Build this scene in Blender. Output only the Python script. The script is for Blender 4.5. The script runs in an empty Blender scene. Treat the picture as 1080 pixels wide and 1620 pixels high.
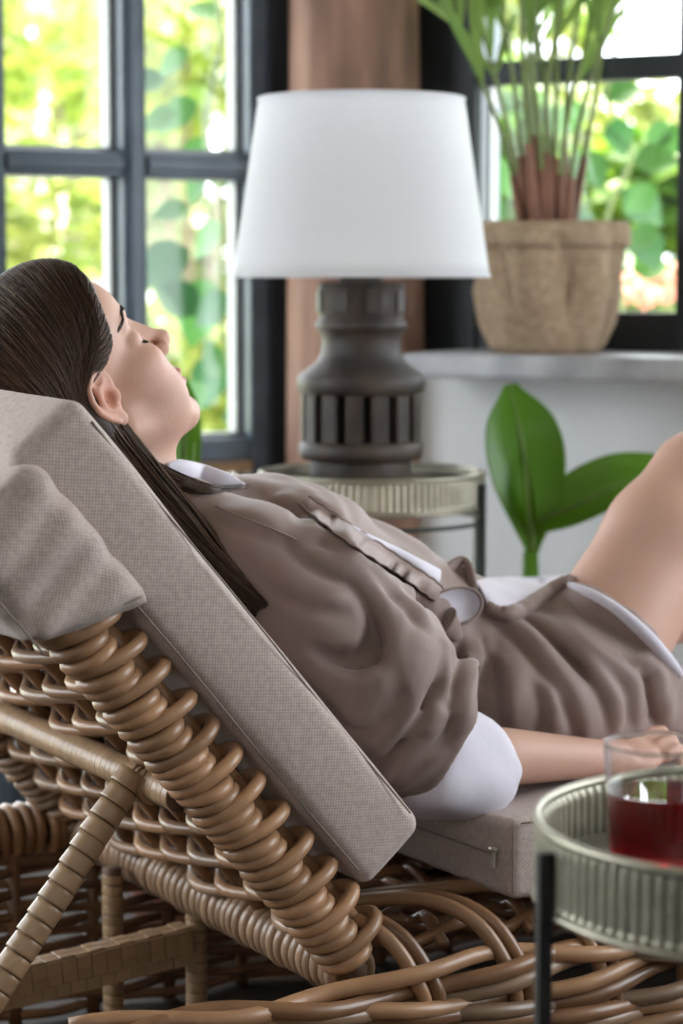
import bpy, bmesh, math, random, time
import numpy as np
from mathutils import Vector, Matrix
random.seed(7); np.random.seed(7)
T0 = time.time()
scene = bpy.context.scene
COL = scene.collection
R = math.radians

# ------------------------------------------------------------------ camera, sky, sun, exposure
FPX, HORIZON, CAM_H = 3700.0, 445.0, 1.0            # focal length in pixels of a 1080x1620 frame, eye level row
PITCH = math.atan((810 - HORIZON) / FPX)
cam_data = bpy.data.cameras.new('camera')
cam_data.sensor_fit = 'HORIZONTAL'; cam_data.sensor_width = 24.0
cam_data.lens = FPX / 1080 * 24.0
cam_data.clip_start = 0.05; cam_data.clip_end = 200
cam_data.dof.use_dof = True; cam_data.dof.focus_distance = 2.50; cam_data.dof.aperture_fstop = 4.2
cam = bpy.data.objects.new('camera', cam_data); COL.objects.link(cam)
cam.location = (0, 0, CAM_H); cam.rotation_euler = (R(90) - PITCH, 0, 0)
scene.camera = cam

world = bpy.data.worlds.new('sky'); scene.world = world; world.use_nodes = True
bg = world.node_tree.nodes['Background']
bg.inputs['Color'].default_value = (0.89, 0.93, 1.0, 1); bg.inputs['Strength'].default_value = 3.2

sun_data = bpy.data.lights.new('sun', 'SUN'); sun_data.energy = 8.0; sun_data.angle = R(1.5); sun_data.color = (1.0, 0.93, 0.80)
sun = bpy.data.objects.new('sun', sun_data); COL.objects.link(sun)
SUN_EL, SUN_AZ = 52, 35                               # stands beyond the windows, to the right
_sd = Vector((math.sin(R(SUN_AZ)) * math.cos(R(SUN_EL)), math.cos(R(SUN_AZ)) * math.cos(R(SUN_EL)), math.sin(R(SUN_EL))))
sun.rotation_euler = _sd.to_track_quat('Z', 'Y').to_euler(); sun.location = (3, 9, 8)

vs = scene.view_settings
vs.view_transform = 'Standard'; vs.look = 'None'; vs.gamma = 1.0; vs.use_curve_mapping = False
vs.exposure = 1.6
scene.display_settings.display_device = 'sRGB'

# ------------------------------------------------------------------ frames of reference
def ray(px, py):
    x = (px - 540) / FPX; y = (810 - py) / FPX; c, s = math.cos(PITCH), math.sin(PITCH)
    return np.array([x, c + y * s, -s + y * c])
EYE = np.array([0, 0, CAM_H])
def at(px, py, Y):                                   # the point of the place seen at a photo position, Y metres away
    r = ray(px, py); return EYE + r * (Y / r[1])
TH = R(30)                                           # the lounger stands turned by 30 degrees
LU = np.array([math.cos(TH), math.sin(TH), 0]); LW = np.array([-math.sin(TH), math.cos(TH), 0])
LO = np.array([0.0104, 2.5, 0.0])
def to_local(q): d = np.asarray(q) - LO; return np.array([d @ LU, d @ LW, d[2]])
def lv(px, py, v):                                   # on the upright plane v of the lounger: local (u, v, z)
    r = ray(px, py); t = (v - (EYE - LO) @ LW) / (r @ LW); return to_local(EYE + t * r)

# ------------------------------------------------------------------ materials
def nodes_of(m):
    m.use_nodes = True; return m.node_tree.nodes, m.node_tree.links
def mat(name, color, rough=0.6, spec=0.5, metal=0.0, var=0.0, scale=6.0, bump=0.0, bscale=40.0, rnd=0.0, sss=0.0, trans=0.0, ior=1.45, coat=0.0, sheen=0.0, color2=None, detail=4.0, stretch=None):
    m = bpy.data.materials.new(name); N, L = nodes_of(m); P = N['Principled BSDF']
    P.inputs['Base Color'].default_value = (*color, 1); P.inputs['Roughness'].default_value = rough
    P.inputs['Specular IOR Level'].default_value = spec; P.inputs['Metallic'].default_value = metal
    P.inputs['Transmission Weight'].default_value = trans; P.inputs['IOR'].default_value = ior
    P.inputs['Coat Weight'].default_value = coat; P.inputs['Sheen Weight'].default_value = sheen
    if sss:
        P.inputs['Subsurface Weight'].default_value = sss; P.inputs['Subsurface Radius'].default_value = (0.012, 0.005, 0.003); P.inputs['Subsurface Scale'].default_value = 1.0
    tc = N.new('ShaderNodeTexCoord'); src = tc.outputs['Object']
    if stretch:
        mp = N.new('ShaderNodeMapping'); mp.inputs['Scale'].default_value = stretch; L.new(src, mp.inputs['Vector']); src = mp.outputs['Vector']
    col = None
    if var or color2:
        nt = N.new('ShaderNodeTexNoise'); nt.inputs['Scale'].default_value = scale; nt.inputs['Detail'].default_value = detail
        L.new(src, nt.inputs['Vector'])
        rp = N.new('ShaderNodeValToRGB'); L.new(nt.outputs['Fac'], rp.inputs['Fac'])
        c2 = color2 or tuple(max(0, c * (1 - var)) for c in color)
        rp.color_ramp.elements[0].position = 0.35; rp.color_ramp.elements[1].position = 0.65
        rp.color_ramp.elements[0].color = (*c2, 1); rp.color_ramp.elements[1].color = (*color, 1)
        col = rp.outputs['Color']
    if rnd:
        oi = N.new('ShaderNodeObjectInfo'); hs = N.new('ShaderNodeHueSaturation')
        mr = N.new('ShaderNodeMapRange'); mr.inputs['To Min'].default_value = 1 - rnd; mr.inputs['To Max'].default_value = 1 + rnd
        L.new(oi.outputs['Random'], mr.inputs['Value']); L.new(mr.outputs['Result'], hs.inputs['Value'])
        if col: L.new(col, hs.inputs['Color'])
        else: hs.inputs['Color'].default_value = (*color, 1)
        col = hs.outputs['Color']
    if col: L.new(col, P.inputs['Base Color'])
    if bump:
        bn = N.new('ShaderNodeTexNoise'); bn.inputs['Scale'].default_value = bscale; bn.inputs['Detail'].default_value = 3
        L.new(src, bn.inputs['Vector'])
        b = N.new('ShaderNodeBump'); b.inputs['Strength'].default_value = bump; b.inputs['Distance'].default_value = 0.004
        L.new(bn.outputs['Fac'], b.inputs['Height']); L.new(b.outputs['Normal'], P.inputs['Normal'])
    return m
def leaf_mat(name, c1, c2, trans=0.5, rough=0.45):
    m = bpy.data.materials.new(name); N, L = nodes_of(m); P = N['Principled BSDF']; out = N['Material Output']
    geo = N.new('ShaderNodeNewGeometry'); oi = N.new('ShaderNodeObjectInfo'); ad = N.new('ShaderNodeMath'); ad.operation = 'ADD'
    L.new(geo.outputs['Random Per Island'], ad.inputs[0]); L.new(oi.outputs['Random'], ad.inputs[1])
    fr = N.new('ShaderNodeMath'); fr.operation = 'FRACT'; L.new(ad.outputs[0], fr.inputs[0])
    rp = N.new('ShaderNodeValToRGB'); L.new(fr.outputs[0], rp.inputs['Fac'])
    rp.color_ramp.elements[0].color = (*c1, 1); rp.color_ramp.elements[1].color = (*c2, 1)
    L.new(rp.outputs['Color'], P.inputs['Base Color']); P.inputs['Roughness'].default_value = rough
    tr = N.new('ShaderNodeBsdfTranslucent'); L.new(rp.outputs['Color'], tr.inputs['Color'])
    mx = N.new('ShaderNodeMixShader'); mx.inputs['Fac'].default_value = trans
    L.new(P.outputs['BSDF'], mx.inputs[1]); L.new(tr.outputs['BSDF'], mx.inputs[2]); L.new(mx.outputs[0], out.inputs['Surface'])
    return m
def fabric_mat(name, c1, c2, scale=420.0, rough=0.9, bump=0.25, sheen=0.1):     # plain weave: two crossing yarn waves
    m = bpy.data.materials.new(name); N, L = nodes_of(m); P = N['Principled BSDF']
    tc = N.new('ShaderNodeTexCoord'); uvm = N.new('ShaderNodeUVMap')
    sx = N.new('ShaderNodeSeparateXYZ'); L.new(tc.outputs['UV'], sx.inputs[0])
    def wave(axis):
        mu = N.new('ShaderNodeMath'); mu.operation = 'MULTIPLY'; mu.inputs[1].default_value = scale * 2 * math.pi / 2; L.new(sx.outputs[axis], mu.inputs[0])
        si = N.new('ShaderNodeMath'); si.operation = 'SINE'; L.new(mu.outputs[0], si.inputs[0]); return si
    a, b_ = wave('X'), wave('Y')
    pr = N.new('ShaderNodeMath'); pr.operation = 'MULTIPLY'; L.new(a.outputs[0], pr.inputs[0]); L.new(b_.outputs[0], pr.inputs[1])
    ns = N.new('ShaderNodeTexNoise'); ns.inputs['Scale'].default_value = 180; ns.inputs['Detail'].default_value = 2; L.new(tc.outputs['Object'], ns.inputs['Vector'])
    ma = N.new('ShaderNodeMath'); ma.operation = 'MULTIPLY_ADD'; ma.inputs[1].default_value = 0.32; ma.inputs[2].default_value = 0.0; L.new(pr.outputs[0], ma.inputs[0])
    ad = N.new('ShaderNodeMath'); ad.operation = 'ADD'; L.new(ma.outputs[0], ad.inputs[0]); L.new(ns.outputs['Fac'], ad.inputs[1])
    rp = N.new('ShaderNodeValToRGB'); L.new(ad.outputs[0], rp.inputs['Fac'])
    rp.color_ramp.elements[0].position = 0.2; rp.color_ramp.elements[1].position = 0.8
    rp.color_ramp.elements[0].color = (*c2, 1); rp.color_ramp.elements[1].color = (*c1, 1)
    L.new(rp.outputs['Color'], P.inputs['Base Color']); P.inputs['Roughness'].default_value = rough; P.inputs['Specular IOR Level'].default_value = 0.2; P.inputs['Sheen Weight'].default_value = sheen
    bp = N.new('ShaderNodeBump'); bp.inputs['Strength'].default_value = bump; bp.inputs['Distance'].default_value = 0.001
    L.new(ad.outputs[0], bp.inputs['Height']); L.new(bp.outputs['Normal'], P.inputs['Normal'])
    return m
def pane_mat(name):
    m = bpy.data.materials.new(name); N, L = nodes_of(m); N.remove(N['Principled BSDF']); out = N['Material Output']
    t = N.new('ShaderNodeBsdfTransparent'); t.inputs['Color'].default_value = (0.97, 0.985, 0.98, 1)
    g = N.new('ShaderNodeBsdfGlossy'); g.inputs['Roughness'].default_value = 0.02
    f = N.new('ShaderNodeFresnel'); f.inputs['IOR'].default_value = 1.35
    x = N.new('ShaderNodeMixShader'); L.new(f.outputs[0], x.inputs[0]); L.new(t.outputs[0], x.inputs[1]); L.new(g.outputs[0], x.inputs[2]); L.new(x.outputs[0], out.inputs['Surface'])
    return m

M = {}
M['frame'] = mat('slate_paint', (0.115, 0.15, 0.195), 0.38, var=0.25, scale=9)
M['frame_dark'] = mat('dark_slate_paint', (0.012, 0.017, 0.024), 0.5, var=0.3, scale=9)
M['lit_reveal'] = mat('lit_reveal_grey', (0.34, 0.35, 0.36), 0.5)  # pale grey paints in the daylight on the frame reveals
M['pane'] = pane_mat('window_glass')
M['plaster'] = mat('white_plaster', (0.90, 0.91, 0.92), 0.85, var=0.08, scale=3, bump=0.15, bscale=30)
M['ceiling'] = mat('ceiling_boards', (0.36, 0.31, 0.27), 0.8, var=0.2, scale=4)
M['backwall'] = mat('pale_plaster', (0.52, 0.49, 0.48), 0.9, var=0.1, scale=3)
M['sill'] = mat('grey_stone_sill', (0.52, 0.52, 0.54), 0.35, var=0.3, scale=14, color2=(0.36, 0.36, 0.38))
M['floor'] = mat('dark_wood_floor', (0.05, 0.034, 0.025), 0.7, spec=0.2, var=0.4, scale=3, stretch=(1, 8, 1))
M['log'] = mat('weathered_log', (0.42, 0.235, 0.165), 0.7, scale=5.5, color2=(0.20, 0.11, 0.08), bump=0.5, bscale=9, stretch=(3, 3, 0.5))
M['strip'] = mat('bare_wood_strip', (0.38, 0.24, 0.13), 0.6, var=0.3, scale=12)
M['shade'] = None
M['oldwood'] = mat('aged_dark_wood', (0.066, 0.046, 0.034), 0.55, scale=11, color2=(0.016, 0.011, 0.009), bump=0.5, bscale=26, stretch=(1, 1, 0.6))
M['brass'] = mat('dull_metal_cap', (0.10, 0.09, 0.08), 0.45, metal=0.7)
M['zinc'] = mat('aged_zinc', (0.37, 0.34, 0.265), 0.40, metal=0.8, scale=22, color2=(0.28, 0.26, 0.20), bump=0.1, bscale=60)
M['zinc_floor'] = mat('scuffed_zinc_floor', (0.46, 0.43, 0.40), 0.3, metal=0.85, scale=16, color2=(0.30, 0.26, 0.24))
M['blackmetal'] = mat('black_powder_coat', (0.012, 0.012, 0.013), 0.45)
M['greenmetal'] = mat('dark_green_metal', (0.022, 0.035, 0.028), 0.45)
M['burlap'] = mat('burlap', (0.44, 0.32, 0.215), 0.95, scale=60, color2=(0.34, 0.235, 0.15), bump=0.5, bscale=180)
M['soil'] = mat('potting_soil', (0.05, 0.035, 0.025), 0.95, bump=0.6, bscale=60)
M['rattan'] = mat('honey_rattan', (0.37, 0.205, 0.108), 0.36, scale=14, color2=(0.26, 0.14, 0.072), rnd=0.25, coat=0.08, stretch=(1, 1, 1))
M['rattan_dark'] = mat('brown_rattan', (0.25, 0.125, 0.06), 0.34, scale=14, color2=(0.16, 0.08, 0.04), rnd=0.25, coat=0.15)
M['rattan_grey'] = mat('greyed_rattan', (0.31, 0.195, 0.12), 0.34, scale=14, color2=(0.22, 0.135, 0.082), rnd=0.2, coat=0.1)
M['tape'] = mat('flat_cane_tape', (0.37, 0.235, 0.135), 0.34, scale=10, color2=(0.30, 0.19, 0.105), rnd=0.10, coat=0.1)
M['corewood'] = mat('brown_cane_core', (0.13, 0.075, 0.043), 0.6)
M['cushion'] = fabric_mat('taupe_canvas', (0.54, 0.448, 0.405), (0.38, 0.308, 0.275))
M['cushion_seam'] = mat('canvas_seam', (0.27, 0.22, 0.19), 0.95)
M['dress'] = mat('taupe_cotton', (0.272, 0.192, 0.170), 0.58, spec=0.32, scale=7, color2=(0.238, 0.165, 0.144), bump=0.10, bscale=45, sheen=0.2)
M['lining'] = mat('lilac_white_lining', (0.70, 0.66, 0.74), 0.85, spec=0.2, var=0.06, scale=20, bump=0.2, bscale=40, sheen=0.2)
M['stitch'] = mat('taupe_stitching', (0.30, 0.225, 0.20), 0.85)
M['hair'] = mat('dark_brown_hair', (0.050, 0.027, 0.018), 0.46, spec=0.32, scale=30, color2=(0.032, 0.018, 0.012))
M['hair_lock'] = mat('brown_hair_strand', (0.105, 0.058, 0.036), 0.42, spec=0.4)
M['lash'] = mat('black_lashes', (0.012, 0.008, 0.007), 0.6)
M['skin'] = None
M['nail'] = mat('nail', (0.62, 0.38, 0.34), 0.25)
M['glass'] = mat('clear_glass', (1, 1, 1), 0.0, trans=1.0, ior=1.45)
M['drink'] = mat('red_drink', (0.42, 0.004, 0.012), 0.0, trans=1.0, ior=1.34)
M['leaf'] = leaf_mat('garden_leaf', (0.05, 0.15, 0.015), (0.22, 0.36, 0.03), 0.45)
M['leaf_yellow'] = leaf_mat('sunny_leaf', (0.13, 0.21, 0.03), (0.40, 0.42, 0.09), 0.45)
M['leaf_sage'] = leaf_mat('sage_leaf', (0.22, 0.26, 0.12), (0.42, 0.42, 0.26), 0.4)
M['leaf_dark'] = leaf_mat('deep_green_leaf', (0.03, 0.12, 0.02), (0.09, 0.24, 0.03), 0.4)
M['vine_leaf'] = leaf_mat('vine_leaf', (0.022, 0.085, 0.025), (0.06, 0.17, 0.03), 0.34)
M['banana'] = leaf_mat('banana_leaf', (0.10, 0.26, 0.012), (0.13, 0.30, 0.02), 0.35, 0.3)
M['palm_leaf'] = leaf_mat('palm_leaf', (0.16, 0.27, 0.06), (0.26, 0.38, 0.10), 0.4)
M['palm_stem'] = mat('palm_stem', (0.20, 0.26, 0.085), 0.5, rnd=0.2, scale=5, color2=(0.15, 0.19, 0.06))
M['palm_base'] = mat('palm_sheath', (0.26, 0.12, 0.075), 0.7, rnd=0.2, scale=12, color2=(0.16, 0.075, 0.05))
M['petal'] = leaf_mat('pink_petal', (0.75, 0.25, 0.18), (0.85, 0.50, 0.38), 0.4)
M['bounce_slab'] = mat('pale_bounce_stone', (0.46, 0.44, 0.42), 0.85, var=0.15, scale=3)  # neutral grey for the unseen slab that bounces light indoors
M['lawn'] = mat('sunny_lawn', (0.25, 0.36, 0.04), 0.95, scale=2, color2=(0.36, 0.40, 0.10), bump=0.4, bscale=50)
M['bark'] = mat('grey_bark', (0.18, 0.13, 0.10), 0.9, var=0.4, scale=10)
M['paleplank'] = mat('bleached_plank', (0.72, 0.66, 0.60), 0.7, rnd=0.1)
M['terra'] = mat('terracotta', (0.55, 0.24, 0.15), 0.8, var=0.2, scale=9)
M['zip'] = mat('zip_metal', (0.55, 0.50, 0.45), 0.35, metal=0.8)
def _shade():
    m = bpy.data.materials.new('white_linen_shade'); N, L = nodes_of(m); P = N['Principled BSDF']; out = N['Material Output']
    P.inputs['Base Color'].default_value = (0.86, 0.86, 0.88, 1); P.inputs['Roughness'].default_value = 0.9
    t = N.new('ShaderNodeBsdfTranslucent'); t.inputs['Color'].default_value = (0.86, 0.86, 0.88, 1)
    x = N.new('ShaderNodeMixShader'); x.inputs[0].default_value = 0.45
    L.new(P.outputs[0], x.inputs[1]); L.new(t.outputs[0], x.inputs[2]); L.new(x.outputs[0], out.inputs['Surface']); return m
M['shade'] = _shade()
def _skin():
    m = mat('skin', (0.56, 0.335, 0.255), 0.48, spec=0.4, sss=0.12, bump=0.06, bscale=300)
    N, L = m.node_tree.nodes, m.node_tree.links; P = N['Principled BSDF']
    a = N.new('ShaderNodeVertexColor'); a.layer_name = 'tone'
    ns = N.new('ShaderNodeTexNoise'); ns.inputs['Scale'].default_value = 35; ns.inputs['Detail'].default_value = 4
    mx = N.new('ShaderNodeMix'); mx.data_type = 'RGBA'; mx.blend_type = 'MULTIPLY'; mx.inputs[0].default_value = 0.25
    L.new(a.outputs['Color'], mx.inputs[6]); L.new(ns.outputs['Color'], mx.inputs[7])
    hs = N.new('ShaderNodeHueSaturation'); hs.inputs['Value'].default_value = 1.1; hs.inputs['Saturation'].default_value = 1.0
    L.new(a.outputs['Color'], P.inputs['Base Color']); return m
M['skin'] = _skin()

# ------------------------------------------------------------------ mesh helpers
def tag(o, label=None, cat=None, group=None, kind=None):
    if label: o['label'] = label
    if cat: o['category'] = cat
    if group: o['group'] = group
    if kind: o['kind'] = kind
    return o
def empty(name, loc=(0, 0, 0), rz=0.0, parent=None):
    o = bpy.data.objects.new(name, None); COL.objects.link(o); o.location = loc; o.rotation_euler = (0, 0, rz); o.parent = parent; o.empty_display_size = 0.05
    return o
def mesh(name, V, Fc, m, parent=None, smooth=True, mats=None, midx=None):
    me = bpy.data.meshes.new(name)
    V = np.asarray(V, dtype=np.float32)
    me.from_pydata(V.tolist() if len(V) < 4000 else V, [], Fc if not isinstance(Fc, np.ndarray) else Fc.tolist())
    for mm in (mats or [m]): me.materials.append(mm)
    if midx is not None: me.polygons.foreach_set('material_index', np.asarray(midx, dtype=np.int32))
    if smooth: me.polygons.foreach_set('use_smooth', np.ones(len(me.polygons), dtype=bool))
    me.update()
    o = bpy.data.objects.new(name, me); COL.objects.link(o); o.parent = parent
    return o
def link_copy(src, name, parent, M4=None):
    o = bpy.data.objects.new(name, src.data); COL.objects.link(o); o.parent = parent
    if M4 is not None: o.matrix_local = M4
    return o
class G:                                             # collects vertices and faces
    def __init__(s): s.V = []; s.F = []
    def add(s, V, Fc):
        n = len(s.V); s.V.extend([tuple(v) for v in V]); s.F.extend([tuple(i + n for i in f) for f in Fc]); return s
def box_vf(x0, x1, y0, y1, z0, z1, ch=0.0, fr=None):
    bm = bmesh.new(); bmesh.ops.create_cube(bm, size=1)
    for v in bm.verts: v.co = ((x0 + x1) / 2 + v.co.x * (x1 - x0), (y0 + y1) / 2 + v.co.y * (y1 - y0), (z0 + z1) / 2 + v.co.z * (z1 - z0))
    if ch: bmesh.ops.bevel(bm, geom=list(bm.edges), offset=ch, segments=2, profile=0.6, affect='EDGES')
    bm.verts.index_update(); V = [tuple(v.co) for v in bm.verts]; Fc = [[v.index for v in f.verts] for f in bm.faces]; bm.free()
    if fr: V = [fr(*v) for v in V]
    return V, Fc
def frames(P, closed=False):
    P = np.asarray(P, float); n = len(P); T = np.zeros_like(P)
    if closed: T = np.roll(P, -1, 0) - np.roll(P, 1, 0)
    else: T[1:-1] = P[2:] - P[:-2]; T[0] = P[1] - P[0]; T[-1] = P[-1] - P[-2]
    T /= np.maximum(np.linalg.norm(T, axis=1, keepdims=True), 1e-9)
    a = np.array([0, 0, 1.0]) if abs(T[0][2]) < 0.9 else np.array([1.0, 0, 0])
    Nn = np.zeros_like(P); nn = a - T[0] * (a @ T[0]); nn /= np.linalg.norm(nn); Nn[0] = nn
    for i in range(1, n):
        nn = Nn[i - 1] - T[i] * (Nn[i - 1] @ T[i]); nn /= max(np.linalg.norm(nn), 1e-9); Nn[i] = nn
    return T, Nn, np.cross(T, Nn)
def tube_vf(P, rad, sides=8, closed=False, caps=True, flat=1.0):
    P = np.asarray(P, float); n = len(P); rad = np.broadcast_to(np.asarray(rad, float), (n,))
    T, A, B = frames(P, closed); ang = np.arange(sides) * 2 * math.pi / sides
    V = (P[:, None, :] + rad[:, None, None] * (np.cos(ang)[None, :, None] * A[:, None, :] + flat * np.sin(ang)[None, :, None] * B[:, None, :])).reshape(-1, 3)
    Fc = []
    for i in range(n if closed else n - 1):
        j = (i + 1) % n
        for k in range(sides):
            l = (k + 1) % sides; Fc.append((i * sides + k, i * sides + l, j * sides + l, j * sides + k))
    if caps and not closed: Fc.append(tuple(range(sides))[::-1]); Fc.append(tuple((n - 1) * sides + k for k in range(sides)))
    return V, Fc
def smooth_path(P, n=24):                            # Catmull-Rom through the points
    P = np.asarray(P, float); Q = np.vstack([2 * P[0] - P[1], P, 2 * P[-1] - P[-2]]); out = []
    m = len(P) - 1
    for t in np.linspace(0, m, n):
        i = min(int(t), m - 1); f = t - i; p0, p1, p2, p3 = Q[i:i + 4]
        out.append(0.5 * ((2 * p1) + (-p0 + p2) * f + (2 * p0 - 5 * p1 + 4 * p2 - p3) * f ** 2 + (-p0 + 3 * p1 - 3 * p2 + p3) * f ** 3))
    return np.array(out)
def tube(name, P, rad, m, parent=None, sides=8, closed=False, flat=1.0):
    return mesh(name, *tube_vf(P, rad, sides, closed, flat=flat), m, parent)
def lathe_vf(prof, n=48, cx=0, cy=0, cz=0, wob=None):
    V = []; Fc = []
    for (r, z) in prof:
        for k in range(n):
            a = 2 * math.pi * k / n; rr = r if wob is None else wob(r, z, a)
            V.append((cx + rr * math.cos(a), cy + rr * math.sin(a), cz + z))
    for i in range(len(prof) - 1):
        for k in range(n): l = (k + 1) % n; Fc.append((i * n + k, i * n + l, (i + 1) * n + l, (i + 1) * n + k))
    return V, Fc
def lathe(name, prof, m, parent=None, n=48, loc=(0, 0, 0), wob=None, cap0=False, cap1=False):
    V, Fc = lathe_vf(prof, n, *loc, wob=wob)
    if cap0: Fc.append(tuple(range(n))[::-1])
    if cap1: Fc.append(tuple((len(prof) - 1) * n + k for k in range(n)))
    return mesh(name, V, Fc, m, parent)
def sharp(o, ang=35):
    md = o.modifiers.new('edge_split', 'EDGE_SPLIT'); md.split_angle = R(ang); return o
def sheet(name, Gd, m, parent=None, thick=0.002, mats=None, sub=1):  # grid of points (nu, nv, 3) as a thin cloth
    Gd = np.asarray(Gd, float); nu, nv = Gd.shape[:2]
    Fc = [(i * nv + j, (i + 1) * nv + j, (i + 1) * nv + j + 1, i * nv + j + 1) for i in range(nu - 1) for j in range(nv - 1)]
    o = mesh(name, Gd.reshape(-1, 3), Fc, m, parent, mats=mats)
    s = o.modifiers.new('solid', 'SOLIDIFY'); s.thickness = thick; s.offset = 0
    if mats: s.material_offset = 1; s.material_offset_rim = 0
    if sub: d = o.modifiers.new('sub', 'SUBSURF'); d.levels = sub; d.render_levels = sub
    return o

# ------------------------------------------------------------------ implicit surfaces (body, clothes, hair), meshed by surface nets
def smin(a, b, k):
    h = np.maximum(k - np.abs(a - b), 0) / k; return np.minimum(a, b) - h * h * (k * 0.25)
class Field:
    def __init__(s): s.ops = []; s.post = None
    def cone(s, a, b, r1, r2, k=0.02, sub=False):
        a = np.asarray(a, float); b = np.asarray(b, float); ab = b - a; L2 = max(ab @ ab, 1e-12)
        def f(P):
            t = np.clip(((P - a) @ ab) / L2, 0, 1)
            w = P - a - t[:, None] * ab; return np.sqrt((w * w).sum(1)) - (r1 + (r2 - r1) * t)
        s.ops.append((f, k, sub)); return s
    def ball(s, c, r, k=0.02, sub=False): return s.cone(c, np.asarray(c) + 1e-6, r, r, k, sub)
    def ell(s, c, r, k=0.02, Rm=None, sub=False):
        c = np.asarray(c, float); r = np.asarray(r, float); Rm = np.eye(3) if Rm is None else np.asarray(Rm)   # rows: axes
        def f(P):
            q = ((P - c) @ Rm.T) / r; k0 = np.sqrt((q * q).sum(1)); q = q / r; k1 = np.sqrt((q * q).sum(1))
            return k0 * (k0 - 1) / np.maximum(k1, 1e-6)
        s.ops.append((f, k, sub)); return s
    def chain(s, P, rad, k=0.02, sub=False):
        P = np.asarray(P, float); rad = np.broadcast_to(np.asarray(rad, float), (len(P),)); A = P[:-1]; D = P[1:] - A; L2 = np.maximum((D * D).sum(1), 1e-12)
        def seg(Q, i):
            t = np.clip(((Q - A[i]) @ D[i]) / L2[i], 0, 1); w = Q - A[i] - t[:, None] * D[i]
            return np.sqrt((w * w).sum(1)) - (rad[i] + (rad[i + 1] - rad[i]) * t)
        def near(c, reach):                            # the same line, only its pieces near a block
            ids = [i for i in range(len(A)) if seg(c, i)[0] < reach]
            def g(Q):
                best = seg(Q, ids[0])
                for i in ids[1:]: best = np.minimum(best, seg(Q, i))
                return best
            return g if ids else None
        def f(Q):
            best = seg(Q, 0)
            for i in range(1, len(A)): best = np.minimum(best, seg(Q, i))
            return best
        f.near = near
        s.ops.append((f, k, sub)); return s
    def plane(s, p, n, k=0.01):                       # cuts away the side the normal points to
        p = np.asarray(p, float); n = np.asarray(n, float); n = n / np.linalg.norm(n)
        s.ops.append((lambda P: -((P - p) @ n), k, True)); return s
    def func(s, f, k, sub=False): s.ops.append((f, k, sub)); return s
    def __call__(s, P, ops=None):
        d = np.full(len(P), 1.0)
        for f, k, sub in (s.ops if ops is None else ops):
            if sub: d = -smin(-d, f(P), k)
            else: d = smin(d, f(P), k)
        if s.post is not None and len(P) > 1: d = s.post(P, d)
        return d
    def mesh(s, xs, ys, zs, blk=16):
        xs, ys, zs = (np.asarray(a, float) for a in (xs, ys, zs)); nx, ny, nz = len(xs), len(ys), len(zs)
        Vv = np.ones((nx, ny, nz), np.float32)
        def cen(a): return [((a[i] + a[min(i + blk, len(a)) - 1]) / 2, a[min(i + blk, len(a)) - 1] - a[i], i) for i in range(0, len(a), blk)]
        bl = [(x, y, z) for x in cen(xs) for y in cen(ys) for z in cen(zs)]
        C = np.array([(x[0], y[0], z[0]) for x, y, z in bl]); rad = 0.5 * np.sqrt(np.array([x[1] ** 2 + y[1] ** 2 + z[1] ** 2 for x, y, z in bl]))
        Dc = np.array([o[0](C) for o in s.ops]); d0 = np.full(len(C), 1.0)
        for r_, (f, k, sub) in zip(Dc, s.ops): d0 = -smin(-d0, r_, k) if sub else smin(d0, r_, k)
        for n in range(len(bl)):
            i, j, k = (q[2] for q in bl[n]); sl_ = (slice(i, i + blk), slice(j, j + blk), slice(k, k + blk))
            if abs(d0[n]) > rad[n] * 1.45 + 0.02: Vv[sl_] = d0[n]; continue
            ops = []
            for q, o in enumerate(s.ops):
                reach = rad[n] * 1.25 + 2 * o[1] + 0.008
                if Dc[q, n] < reach:
                    f = o[0]
                    if hasattr(f, 'near'): f = f.near(C[n:n + 1], reach)
                    if f is not None: ops.append((f, o[1], o[2]))
            if not any(not o[2] for o in ops): Vv[sl_] = d0[n]; continue
            X, Y, Z = xs[sl_[0]], ys[sl_[1]], zs[sl_[2]]
            P = np.stack(np.meshgrid(X, Y, Z, indexing='ij'), -1).reshape(-1, 3)
            Vv[sl_] = s(P, ops).reshape(len(X), len(Y), len(Z))
        return nets(Vv, xs, ys, zs)
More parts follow.
